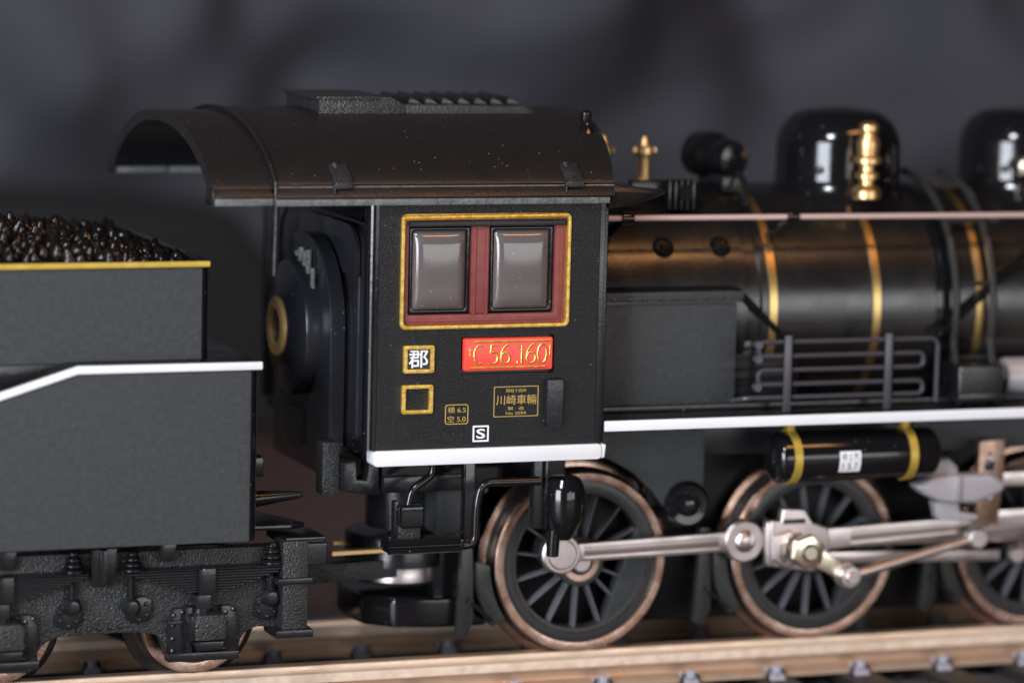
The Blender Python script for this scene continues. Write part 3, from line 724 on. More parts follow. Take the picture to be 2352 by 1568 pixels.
# ---- firebox side, running board, fittings
def running_board():
    yb = -1.6
    # firebox side sheet with its toothed flange
    F = MB().box(-0.10, 1.312, -1.05, 1.05, 2.05, 2.938).build('firebox_side', 'matte', LOCO, 0.012)
    zt = 2.949; ze = 3.052
    MB().box(-0.10, 1.359, -1.085, 1.085, zt + 0.022, ze - 0.004).build('flange', 'matte', F, 0.012)
    MB().box(-0.09, 1.339, -1.060, 1.060, zt - 0.004, zt + 0.021).build('flange_shadow_strip', 'plateback', F)  # black strip painted in for the shadow line under the flange
    for k in range(9):
        x = 0.03 + 0.137 * k
        MB().box(x, x + 0.035, -1.092, -1.05, zt + 0.020, zt + 0.060).build('flange_notch', 'plateback', F, 0.006)
    MB().tube(fillet([(-0.09, -1.06, ze + 0.014), (1.296, -1.06, ze + 0.014), (1.754, -1.06, 2.635), (1.819, -1.06, 2.541)], 0.08), 0.024, 8).build('lagging_pipe', 'gloss', LOCO)
    MB().box(1.343, 1.95, -0.96, 0.96, 2.05, 2.80).build('ash_guard', 'gloss', LOCO, 0.02)
    MB().box(1.75, 7.5, -0.5, 0.5, 1.2, 2.1).build('boiler_saddle', 'satin', LOCO, 0.02)
    R = MB().box(-0.084, 7.5, yb + 0.01, -0.9, 1.985, 2.045).build('running_board', 'satin', LOCO, 0.01)
    MB().box(-0.06, 7.5, 0.9, 1.59, 1.985, 2.045).build('running_board', 'satin', LOCO, 0.01)
    MB().box(-0.09, 7.5, yb - 0.02, yb + 0.008, 1.975, 2.062).build('white_edge', 'white', R, 0.010)
    MB().box(-0.08, 7.5, -1.14, -1.06, 2.047, 2.10).build('board_kerb', 'satin', R, 0.012)
    for k in range(14):
        x = 1.9 + 0.20 * k
        MB().lathe([(0, 0), (0.022, 0), (0.018, 0.016), (0, 0.02)], (x, -1.5, 2.044), 'z', 8).build('rivet', 'satin', R)
    # cooling coil
    y = -1.36; r = 0.021
    C = None
    xl, xr, xo = 1.384, 2.919, 3.051
    za, zb2, zc, zd, ze2 = 2.642, 2.523, 2.405, 2.286, 2.174
    pts = [(xo, y, 2.10), (xo, y, za), (xl, y, za), (xl, y, zb2), (xr, y, zb2), (xr, y, zc), (xl, y, zc), (xl, y, zd), (xr, y, zd), (xr, y, ze2), (xl - 0.12, y, ze2), (xl - 0.16, y + 0.15, ze2 - 0.04)]
    C = MB().tube(fillet(pts, 0.075, 7), r, 10).build('cooling_coil', 'coil', LOCO, label='serpentine grey cooling pipe on the running board')
    for px in (1.637, 2.573):
        MB().box(px - 0.035, px + 0.035, y - 0.045, y - 0.02, 2.05, za + 0.06).build('coil_bracket', 'coil', C, 0.01)
    for q in (za, zb2, zd):
        MB().lathe([(0, -0.03), (0.035, -0.03), (0.035, 0.03), (0, 0.03)], (xl - 0.01, y, q - 0.02), 'y', 10).build('coil_clip', 'coil', C)
    # curved ladder up over the boiler
    def lad(x, y0):
        pts = []
        for k in range(0, 19):
            a = radians(-14 + 104 * k / 18); rr = RB + 0.10
            pts.append((x, -rr * cos(a), ZC + rr * sin(a)))
        return [(x + 0.02, y0, 2.05), (x, -1.16, 2.35)] + pts
    xa, xb = 3.342, 3.699
    L = MB().tube(fillet(lad(xa, -1.20), 0.04, 3), 0.034, 10).build('boiler_ladder', 'rim', LOCO)
    MB().tube(fillet(lad(xb, -1.20), 0.04, 3), 0.034, 10).build('ladder_rail', 'rim', L)
    for a in (-22, 12, 42, 66):
        rr = RB + 0.10; a = radians(a)
        MB().tube([(xa, -rr * cos(a), ZC + rr * sin(a)), (xb, -rr * cos(a), ZC + rr * sin(a))], 0.022, 8).build('rung', 'rim', L)
    MB().tube([(3.165, -1.12, 2.612), (3.601, -1.08, 2.959), (4.045, -1.04, 3.340)], 0.03, 8).build('brace_pipe', 'gloss', LOCO)
    # pump box and pale cylinder at the foot of the ladder
    P = MB().rect((3.272, 2.398), (3.697, 2.085), -1.36, -1.0).build('pump_box', 'satin', LOCO, 0.03, 3)
    MB().rect((3.249, 2.165), (3.714, 2.084), -1.40, -0.98).build('pump_foot', 'satin', P, 0.015)
    MB().lathe([(0, 0), (0.15, 0), (0.16, 0.03), (0.16, 0.9), (0, 0.9)], (3.813, -1.1, 2.262), 'x', 24).build('pump_cylinder', 'greyplastic', LOCO)
    # air reservoir under the board
    xa, xb = 1.490, 3.074; zc = 1.665
    l = xb - xa; rr = 0.215
    prof = [(0, 0)] + [(rr * sin(radians(a)), 0.10 * (1 - cos(radians(a)))) for a in range(15, 91, 15)] + [(rr, l - 0.10)] + [(rr * cos(radians(a)), l - 0.10 + 0.10 * sin(radians(a))) for a in range(15, 91, 15)]
    T = MB().lathe(prof, (xa, -1.36, zc), 'x', 40).build('air_reservoir', 'gloss', LOCO)
    for px in (1.686, 2.762):
        MB().lathe([(rr + 0.001, -0.035), (rr + 0.014, -0.035), (rr + 0.014, 0.035), (rr + 0.001, 0.035)], (px, -1.36, zc), 'x', 40, closed=True).build('yellow_strap', 'yellow', T)
        MB().box(px - 0.035, px + 0.035, -1.40, -1.32, zc + rr, 1.985).build('strap_hanger', 'yellow', T, 0.008)
    # white inspection panel with dark printing, bent round the reservoir
    px = 2.161; mb = MB(); n = 10; hw = 0.098
    rp = rr + 0.005; vs = []; fs = []
    for k in range(n + 1):
        a = radians(-30 + 48 * k / n); vs += [(px - hw, -1.36 - rp * cos(a), zc + rp * sin(a)), (px + hw, -1.36 - rp * cos(a), zc + rp * sin(a))]
    for k in range(n): fs.append((2 * k, 2 * k + 1, 2 * k + 3, 2 * k + 2))
    IP = mb.add(vs, fs).build('inspection_panel', 'print_white', T)
    def on_tank(o):
        if not o: return
        base = world_loc(o.parent)
        for v in o.data.vertices:
            w = v.co + base; a = (w.z - zc) / rp; w2 = Vector((w.x, -1.36 - (rp + 0.004) * cos(a), zc + (rp + 0.004) * sin(a))); v.co = w2 - base
    on_tank(text('lettering', '\u4e2d 2 \u6c7d', px - 0.075, px + 0.075, zc - 0.015, zc + 0.055, -1.6, 'plateback', IP))
    on_tank(text('lettering', '1 5 7', px - 0.070, px + 0.070, zc - 0.090, zc - 0.030, -1.6, 'plateback', IP))
    # grey side frame behind the wheels
    MB().prism([(-0.3, 1.66), (-0.2, 1.97), (1.053, 1.873), (1.059, 1.445), (1.025, 1.148), (0.783, 1.120), (0.597, 1.351), (0.413, 1.524), (0.174, 1.654)], -1.04, -0.94).build('side_frame', 'matte', LOCO, 0.01)
    MB().prism([(3.0, 1.62), (3.0, 1.97), (7.4, 1.97), (7.4, 1.62)], -1.04, -0.94).build('side_frame', 'matte', LOCO, 0.01)
    MB().box(0.0, 7.3, -0.86, -0.74, 1.62, 1.96).build('frame_web', 'plateback', LOCO, 0.01)
    MB().box(-0.55, 7.4, -0.62, 0.62, 0.16, 1.9).build('chassis_block', 'deepblack', LOCO, 0.03)
    k = MB(); cx, cz = 0.898, 1.241
    k.lathe([(0, 0.10), (0.20, 0.10), (0.20, -0.04), (0.165, -0.08), (0.10, -0.07), (0.09, -0.11), (0.05, -0.13), (0, -0.13)], (cx, -1.03, cz), 'y', 28)
    k.build('washout_boss', 'gloss', LOCO)
    MB().box(cx - 0.30, cx - 0.12, -0.9, -0.8, cz - 0.04, cz + 0.30).build('spring_hanger', 'satin', LOCO, 0.02)
running_board()

# ---- wheels
def spoke_wheel():
    W = bpy.data.objects.new('driving_wheel', None); COL.objects.link(W); W.parent = LOCO
    R = 0.765
    MB().lathe([(0.690, 0.004), (0.715, 0.0), (R - 0.012, 0.0), (R, 0.012), (R, 0.03), (0.690, 0.03)], (0, 0, 0), 'y', 96, closed=True).build('tyre', 'copper', W, angle=40)
    MB().lathe([(0.60, 0.025), (0.656, 0.025), (R - 0.002, 0.031), (R + 0.004, 0.15), (R + 0.03, 0.175), (0.60, 0.175)], (0, 0, 0), 'y', 96, closed=True).build('tread', 'tread', W, angle=40)
    MB().lathe([(0.62, 0.17), (0.80, 0.172), (0.842, 0.185), (0.848, 0.205), (0.835, 0.235), (0.62, 0.25)], (0, 0, 0), 'y', 96, closed=True).build('flange', 'copper', W, angle=40)
    MB().lathe([(0.565, 0.05), (0.575, 0.03), (0.668, 0.020), (0.692, 0.028), (0.692, 0.16), (0.565, 0.16)], (0, 0, 0), 'y', 96, closed=True).build('rim', 'rim', W, angle=50)
    sp = None
    for k in range(15):
        a = radians(3 + 24 * k); d = Vector((cos(a), 0, sin(a))); t = Vector((-sin(a), 0, cos(a)))
        b = MB(); vs = []
        for rad, hw in ((0.15, 0.018), (0.58, 0.0115)):
            for s, y in ((-1, 0.07), (-0.4, 0.045), (0.4, 0.045), (1, 0.07), (1, 0.13), (-1, 0.13)):
                p = d * rad + t * hw * s; vs.append((p.x, y, p.z))
        fs = [tuple(range(5, -1, -1)), tuple(range(6, 12))] + [(i, (i + 1) % 6, (i + 1) % 6 + 6, i + 6) for i in range(6)]
        b.add(vs, fs).build('spoke', 'spoke', W)
    ca = Vector((-0.235, 0, 0.105)).normalized()
    b = MB(); b.lathe([(0, 0.02), (0.205, 0.02), (0.215, 0.035), (0.215, 0.16), (0, 0.16)], (0, 0, 0), 'y', 40)
    b.lathe([(0, 0.02), (0.14, 0.02), (0.145, 0.035), (0.145, 0.16), (0, 0.16)], (-0.235, 0, 0.105), 'y', 28)
    b.build('hub', 'rim', W)
    MB().lathe([(0.115, 0.015), (0.165, 0.012), (0.17, 0.02), (0.17, 0.03), (0.115, 0.03)], (0, 0, 0), 'y', 40, closed=True).build('hub_ring', 'copper', W)
    MB().lathe([(0, -0.02), (0.075, -0.02), (0.085, -0.008), (0.085, 0.03), (0, 0.03)], (0, 0, 0), 'y', 28).build('axle_end', 'steel', W)
    # counterweight opposite the crank pin
    pts = []; base = radians(-20); h = 0.38; half = math.acos(h / 0.60)
    for k in range(15):
        a = base - half + 2 * half * k / 14; pts.append((0.60 * cos(a), 0.60 * sin(a)))
    MB().prism(pts, 0.030, 0.15).build('counterweight', 'matte', W, 0.012)
    return W
XW = (0.0, 2.15, 4.30, )
W0 = spoke_wheel(); W0.location = (0, -0.95, 0.765)
for i, x in enumerate(XW):
    if i: c = copy_tree(W0, LOCO); c.location = (x, -0.95, 0.765)
    c = copy_tree(W0, LOCO); c.location = (x, 0.95, 0.765); c.rotation_euler = (0, 0, pi)
    MB().tube([(x, -0.8, 0.765), (x, 0.8, 0.765)], 0.07, 16).build('axle', 'steel', LOCO)

def rods():
    yr = -1.10; CP = (-0.235, 0.105)
    pin = lambda i: (XW[i] + CP[0], 0.765 + CP[1])
    a = pin(0); e = (1.425, 0.910)
    def bar(name, p, q, w0, w1, y0, y1, m, parent, groove=True):
        d = Vector((q[0] - p[0], q[1] - p[1])); L = d.length; d.normalize(); t = Vector((-d.y, d.x))
        def pt(u, v): return (p[0] + d.x * u + t.x * v, p[1] + d.y * u + t.y * v)
        b = MB().prism([pt(0, -w0), pt(L, -w1), pt(L, w1), pt(0, w0)], y0, y1)
        o = b.build(name, m, parent, 0.010, 2)
        if groove:
            i0, i1 = L * 0.12, L * 0.86
            MB().prism([pt(i0, -w0 * 0.32), pt(i1, -w1 * 0.32), pt(i1, w1 * 0.32), pt(i0, w0 * 0.32)], y0 - 0.002, y0 + 0.02).build('groove', 'groove', o, 0.004)
            for s in (-1, 1):
                MB().prism([pt(i0, s * w0 * 0.62 - 0.012), pt(i1, s * w1 * 0.62 - 0.012), pt(i1, s * w1 * 0.62 + 0.012), pt(i0, s * w0 * 0.62 + 0.012)], y0 - 0.012, y0 + 0.02).build('rod_bead', m, o, 0.006)
        return o
    R = bar('coupling_rod', a, e, 0.074, 0.084, yr, yr + 0.07, 'steel', LOCO)
    MB().lathe([(0, -0.005), (0.155, -0.005), (0.172, 0.01), (0.172, 0.085), (0, 0.085)], (a[0], yr - 0.005, a[1]), 'y', 40).build('rod_end', 'steel', R)
    MB().lathe([(0, -0.02), (0.118, -0.02), (0.130, -0.008), (0.130, 0.02), (0, 0.02)], (a[0], yr - 0.005, a[1]), 'y', 36).build('crank_pin', 'steel', R)
    MB().lathe([(0, -0.01), (0.165, -0.01), (0.185, 0.012), (0.185, 0.085), (0, 0.085)], (e[0], yr - 0.005, e[1]), 'y', 40).build('rod_end', 'steel', R)
    MB().lathe([(0, -0.045), (0.045, -0.045), (0.085, -0.025), (0.10, 0.0), (0.14, 0.004), (0, 0.02)], (e[0], yr - 0.01, e[1]), 'y', 32).build('knuckle_pin', 'steel', R)
    # front half of the coupling rod on to the third wheel
    b = pin(1); c = pin(2)
    F = bar('coupling_rod', e, (c[0] + 0.2, c[1]), 0.085, 0.085, yr + 0.075, yr + 0.12, 'steel', LOCO, False)
    # big end of the main rod
    y0 = yr - 0.10
    B = MB().prism([(1.584, 1.087), (1.718, 1.089), (1.734, 1.193), (1.937, 1.185), (2.016, 1.062), (2.169, 1.010), (2.182, 0.677), (2.007, 0.640), (1.598, 0.704)], y0, y0 + 0.10).build('big_end', 'steel', LOCO, 0.02, 3)
    MB().prism([(1.621, 0.965), (1.802, 1.014), (1.857, 0.955), (1.807, 0.863), (1.894, 0.728), (1.753, 0.678), (1.637, 0.758)], y0 - 0.03, y0 + 0.01).build('bearing_cotter', 'steel', B, 0.02, 3)
    MB().rect((1.600, 1.093), (1.655, 0.709), y0 - 0.02, y0 + 0.01).build('end_strap', 'steel', B, 0.008)
    MB().rect((1.737, 1.103), (1.942, 1.061), y0 - 0.004, y0 + 0.02).build('bearing_gap', 'plateback', B, 0.004)
    MB().prism([(1.696, 0.891), (1.760, 0.911), (1.788, 0.812), (1.743, 0.716), (1.692, 0.778)], y0 - 0.034, y0 + 0.0).build('cotter_slot', 'groove', B, 0.006)
    m0 = (2.070, 0.909); m1 = (4.040, 0.995); far = (m0[0] + (m1[0] - m0[0]) * 1.3, m0[1] + (m1[1] - m0[1]) * 1.3)
    bar('main_rod', m0, far, 0.088, 0.068, y0 + 0.01, y0 + 0.08, 'steel', LOCO)
    n0 = (2.101, 0.740); n1 = (3.859, 0.685)
    bar('radius_rod', n0, n1, 0.050, 0.045, yr - 0.03, yr + 0.01, 'steel', LOCO, False)
    MB().lathe([(0, -0.03), (0.06, -0.03), (0.075, 0.0), (0.075, 0.05), (0, 0.05)], (n1[0] + 0.16, yr - 0.03, n1[1]), 'y', 24).build('rod_pin', 'steel', LOCO)
    # return crank and eccentric rod
    p = (1.904, 0.844); q = (2.270, 0.628)
    C = bar('return_crank', p, q, 0.085, 0.062, -1.36, -1.29, 'chrome', LOCO, False)
    hexp = [(p[0] + 0.155 * cos(radians(60 * k + 20)), p[1] + 0.155 * sin(radians(60 * k + 20))) for k in range(6)]
    MB().prism(hexp, -1.385, -1.28).build('crank_nut', 'chrome', C, 0.018, 2)
    MB().lathe([(0, -0.03), (0.055, -0.03), (0.07, -0.01), (0.075, 0.0), (0.10, 0.005), (0, 0.01)], (p[0], -1.388, p[1]), 'y', 28).build('nut_cap', 'chrome', C)
    MB().lathe([(0, -0.02), (0.06, -0.02), (0.07, 0.0), (0.10, 0.005), (0.105, 0.02), (0.105, 0.08), (0, 0.08)], (q[0], -1.38, q[1]), 'y', 32).build('crank_eye', 'steel', C)
    MB().tube([(p[0], -1.3, p[1]), (p[0], -0.95, p[1])], 0.08, 16).build('main_crank_pin', 'steel', C)
    r = (3.510, 0.893)
    E = MB().tube([(q[0], -1.41, q[1]), ((q[0] + r[0]) / 2, -1.37, (q[1] + r[1]) / 2), (r[0], -1.33, r[1])], [0.046, 0.043, 0.040], 12).build('eccentric_rod', 'steel', LOCO)
    MB().lathe([(0, -0.03), (0.075, -0.03), (0.09, -0.01), (0.09, 0.09), (0, 0.09)], (r[0], -1.36, r[1]), 'y', 28).build('rod_eye', 'steel', E)
    MB().lathe([(0, -0.05), (0.05, -0.05), (0.055, -0.02), (0.085, -0.018), (0.095, 0.0), (0.095, 0.06), (0, 0.06)], (q[0], -1.44, q[1]), 'y', 28).build('rod_eye', 'steel', E)
    # expansion link plate, crosshead shaped grey casting and slide bars
    MB().prism([(3.543, 1.724), (3.788, 1.739), (3.787, 1.380), (3.746, 0.999), (3.534, 1.000), (3.528, 1.313)], -1.27, -1.20).build('expansion_link', 'bronze', LOCO, 0.012, 2)
    for v in (0, 1, 2):
        cx, cz = (3.644, 1.581); cz -= 0.17 * v
        MB().lathe([(0, -0.02), (0.028, -0.02), (0.04, -0.005), (0.045, 0.01), (0, 0.01)], (cx, -1.275, cz), 'y', 16).build('link_pin', 'steel', LOCO)
    MB().prism([(3.590, 1.538), (3.699, 1.542), (3.686, 1.466), (3.593, 1.462)], -1.274, -1.25).build('link_slot', 'plateback', LOCO, 0.004)
    K = MB().prism([(2.876, 1.377), (3.113, 1.460), (3.617, 1.453), (3.760, 1.360), (3.709, 1.293), (3.460, 1.204), (3.124, 1.224), (2.954, 1.307)], -1.40, -1.22).build('link_bracket', 'greyplastic', LOCO, 0.05, 4)
    MB().prism([(3.038, 1.427), (3.058, 1.547), (3.131, 1.606), (3.231, 1.595), (3.319, 1.516), (3.331, 1.417)], -1.33, -1.20).build('bracket_cap', 'greyplastic', K, 0.04, 3)
    MB().prism([(3.097, 1.220), (3.328, 1.211), (3.353, 1.127), (3.522, 1.097), (3.525, 1.043), (3.146, 1.066)], -1.33, -1.20).build('bracket_foot', 'greyplastic', K, 0.02, 3)
    MB().rect((3.218, 1.461), (3.295, 1.238), -1.43, -1.38).build('bracket_rib', 'greyplastic', K, 0.012)
    for (va, vb) in ((1080, 1112), (1172, 1212)):
        MB().box(3.699, 7.4, -1.2, -1.1, *sorted((1.432 - (0 if va == 1080 else 0.33), 1.309 - (0 if va == 1080 else 0.35)))).build('slide_bar', 'steel', LOCO, 0.012)
    # brake hangers with shoes behind each wheel
    first = None
    for i, x in enumerate(XW):
        h = MB(); h.prism([(x - 1.08, 0.18), (x - 0.99, 0.16), (x - 0.93, 0.30), (x - 0.95, 1.0), (x - 1.05, 1.0), (x - 1.06, 0.6)], -0.90, -0.82)
        o = h.build('brake_hanger', 'rim', LOCO, 0.012)
        h = MB()
        pts = [(x + 0.80 * cos(radians(a)), 0.765 + 0.80 * sin(radians(a))) for a in range(180, 219, 6)] + [(x + 0.93 * cos(radians(a)), 0.765 + 0.93 * sin(radians(a))) for a in range(214, 177, -6)]
        h.prism(pts, -0.93, -0.80).build('brake_shoe', 'rim', o, 0.012)
        MB().tube([(x - 0.97, -0.93, 0.47), (x - 0.97, -0.80, 0.47)], 0.03, 10).build('brake_pin', 'satin', o)
        MB().tube([(x - 0.96, -0.92, 0.46), (x - 0.78, -0.92, 0.30)], 0.02, 8).build('brake_link', 'satin', o)
rods()

# ================================================================== the tender
TEND = thing('locomotive_tender', 'grey-black model tender full of glossy coal, gold and white edge lines', 'tender', (-4.4, 0, 0))

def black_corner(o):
    # front sheet glossy black; the corner's dark reflection is put into the same black
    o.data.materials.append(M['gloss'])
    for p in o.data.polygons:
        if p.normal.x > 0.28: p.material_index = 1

def tender():
    x1 = -3.02; xb = -9.0; yl = -1.6; yu = -1.30; xu = -3.346
    def body(pts_xz, y, name, m):
        pass
    def rounded_box(x0, xx1, hy, z0, z1, r, n=8):
        pts = [(x0, -hy), (xx1 - r, -hy)] + [(xx1 - r + r * sin(radians(90 * k / n)), -hy + r - r * cos(radians(90 * k / n))) for k in range(1, n + 1)]
        pts += [(xx1 - r + r * cos(radians(90 * k / n)), hy - r + r * sin(radians(90 * k / n))) for k in range(0, n + 1)] + [(x0, hy)]
        return MB().prism_z(pts, z0, z1)
    # lower tank: outline in side view with the top sloping away at the rear
    zt = 2.555; zb = 1.193; xk = -4.483; xk2 = -5.087; zk = 2.397 - 0.03
    slope = (zk - zt) / (xk2 - xk); xe = xk - 1.6; ze = zt + slope * -1.6
    def tank_outline(off):
        return [(xb, zb), (x1, zb), (x1, zt - off), (xk, zt - off), (xe, ze - off), (xb, ze - off)]
    r = 0.09
    mb = MB()
    T = mb.prism(tank_outline(0.0), yl + 0.0, -yl).build('tank', 'matte', TEND)
    me = T.data; bm = bmesh.new(); bm.from_mesh(me)
    es = [e for e in bm.edges if all(abs(v.co.x - (x1 + 4.4)) < 1e-3 for v in e.verts) and abs(e.verts[0].co.z - e.verts[1].co.z) > 0.5]
    bmesh.ops.bevel(bm, geom=es, offset=r, segments=6, profile=0.5, affect='EDGES'); bm.to_mesh(me); bm.free()
    for p in me.polygons: p.use_smooth = True
    me.set_sharp_from_angle(angle=radians(35))
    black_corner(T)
    MB().prism([(x1 - 0.001, zb + 0.01), (x1 + 0.012, zb + 0.01), (x1 + 0.012, zt - 0.01), (x1 - 0.001, zt - 0.01)], yl + 0.10, -yl - 0.10).build('front_sheet', 'gloss', T)
    # white lined deck edge following the slope
    def strip(z_off0, z_off1, y0, y1, name, m, bev=0.012, ext=0.02):
        top = [(x1 + ext, zt + z_off1), (xk, zt + z_off1), (xe, ze + z_off1), (xb, ze + z_off1)]
        bot = [(xb, ze + z_off0), (xe, ze + z_off0), (xk, zt + z_off0), (x1 + ext, zt + z_off0)]
        return MB().prism(top + bot, y0, y1).build(name, m, T, bev, 2)
    strip(0.004, 0.068, yl - 0.022, yl + 0.02, 'white_edge', 'white')
    MB().box(x1 - 0.05, x1 + 0.022, yl - 0.018, yl + 0.03, zt + 0.004, zt + 0.068).build('white_edge_end', 'white', T, 0.02, 3)
    strip(0.004, 0.060, yl + 0.021, -yl - 0.02, 'deck', 'satin', 0.01, 0.018)
    # upper bunker
    zU0, zU1 = zt + 0.03, 3.336
    B = rounded_box(xb, xu, 1.30, zU0 - 0.6, zU1, 0.085).build('coal_bunker', 'matte', TEND)
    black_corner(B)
    MB().box(xb, xu - 0.004, -1.325, -1.285, zU1 + 0.004, zU1 + 0.056).build('gold_edge', 'yellow', B, 0.018, 3)
    MB().box(xb, xu - 0.02, 1.28, 1.32, zU1 - 0.006, zU1 + 0.055).build('far_edge', 'satin', B, 0.018, 3)
    MB().box(xu - 0.07, xu + 0.004, -1.283, 1.28, zU1 - 0.006, zU1 + 0.056).build('front_rim', 'satin', B, 0.015, 3)
    MB().box(xb, xu - 0.6, -1.32, -1.295, zU0 - 0.15, zU0 + 0.02).build('bunker_foot', 'satin', B, 0.01)
    # coal: moulded heap of glossy lumps
    zc = zU1 + 0.0
    def heap(x, y):
        d = (xu - 0.12) - x
        t = max(0.0, min(1.0, d / 1.5))
        s = max(0.0, 1 - (abs(y) / 1.27) ** 2.2)
        return 0.02 + 0.25 * (t ** 0.75) * (0.35 + 0.65 * s) + 0.04 * sin(3.1 * x) * sin(2.7 * y) * t
    hb = MB(); nx, ny = 60, 36; vs = []; fs = []
    for i in range(nx + 1):
        for j in range(ny + 1):
            x = -9.0 + (xu - 0.07 + 9.0) * i / nx; y = -1.28 + 2.56 * j / ny
            vs.append((x, y, zc + heap(x, y) - 0.05))
    for i in range(nx):
        for j in range(ny):
            a = i * (ny + 1) + j; fs.append((a, a + ny + 1, a + ny + 2, a + 1))
    H = hb.add(vs, fs).build('coal_load', 'coal', TEND, angle=180)
    rnd = random.Random(11); protos = []
    for k in range(7):
        bm = bmesh.new(); bmesh.ops.create_icosphere(bm, subdivisions=2, radius=1.0)
        ph = [rnd.uniform(0, 6.3) for _ in range(6)]
        for v in bm.verts:
            c = v.co.normalized()
            s = 1 + 0.20 * sin(2.6 * c.x + ph[0]) * sin(2.9 * c.y + ph[1]) + 0.16 * sin(4.2 * c.z + ph[2] + 2 * c.x)
            v.co = Vector((c.x * s * 0.95, c.y * s * 0.95, c.z * s * (1.2 if c.z > 0 else 0.7)))
            if c.z > 0: v.co.x *= 1 - 0.35 * c.z; v.co.y *= 1 - 0.35 * c.z
        me = bpy.data.meshes.new('coal_lump'); bm.to_mesh(me); bm.free()
        for p in me.polygons: p.use_smooth = True
        me.materials.append(M['coal']); protos.append(me)
    lumps = []
    tries = 0
    while len(lumps) < 298 and tries < 9000:
        tries += 1
        x = rnd.uniform(-5.25, xu - 0.17); y = rnd.uniform(-1.24, 0.35)
        rr = rnd.uniform(0.036, 0.074)
        if any((x - a) ** 2 + (y - b) ** 2 < (0.60 * (rr + c)) ** 2 for a, b, c in lumps): continue
        lumps.append((x, y, rr))
    base = world_loc(H)
    def lump_matrix(x, y, rr):
        return (Matrix.Translation(Vector((x, y, zc + heap(x, y) - 0.05 + rr * 0.35)))
                @ Matrix.Rotation(rnd.uniform(0, 6.3), 4, 'Z') @ Matrix.Rotation(rnd.uniform(-0.3, 0.3), 4, 'X')
                @ Matrix.Diagonal((rr * rnd.uniform(0.9, 1.15), rr * rnd.uniform(0.9, 1.15), rr * rnd.uniform(0.9, 1.5), 1)))
    for x, y, rr in lumps:
        o = bpy.data.objects.new('coal_lump', rnd.choice(protos)); COL.objects.link(o); o.parent = H
        m = lump_matrix(x, y, rr); m.translation -= base
        o.matrix_local = m
    rest = MB()                                      # the far half of the heap, beyond the lumps that show largest
    for k in range(420):
        x = rnd.uniform(-8.8, xu - 0.17); y = rnd.uniform(0.30, 1.22) if x > -5.25 else rnd.uniform(-1.24, 1.22)
        m = lump_matrix(x, y, rnd.uniform(0.045, 0.085)); p = rnd.choice(protos)
        rest.add([m @ v.co for v in p.vertices], [tuple(f.vertices) for f in p.polygons])
    q = rest.build('loose_coal', 'coal', H, angle=180, weld=False); q['kind'] = 'stuff'
    # underframe, front drag beam and pipe
    MB().box(xb, x1 - 0.10, -0.85, 0.85, 0.95, zb + 0.005).build('underframe', 'gloss', TEND, 0.02)
    MB().prism_z([(-3.6, -1.20), (-2.62, -1.22), (-2.48, -1.12), (-2.62, -0.75), (-3.05, 0.1), (-3.6, 0.6)], 1.195, 1.24).build('front_deck', 'satin', TEND, 0.02)
    b = MB().lathe([(0, 0), (0.085, 0), (0.078, 0.06), (0.030, 0.52), (0.018, 0.56), (0, 0.56)], (-3.10, -1.25, 1.457), (1, 0, 0.06), 20); b.build('steam_hose', 'satin', TEND)
    MB().box(-3.02, -2.72, -0.75, -0.45, 1.55, 1.72).build('hose_bracket', 'satin', TEND, 0.02)
tender()

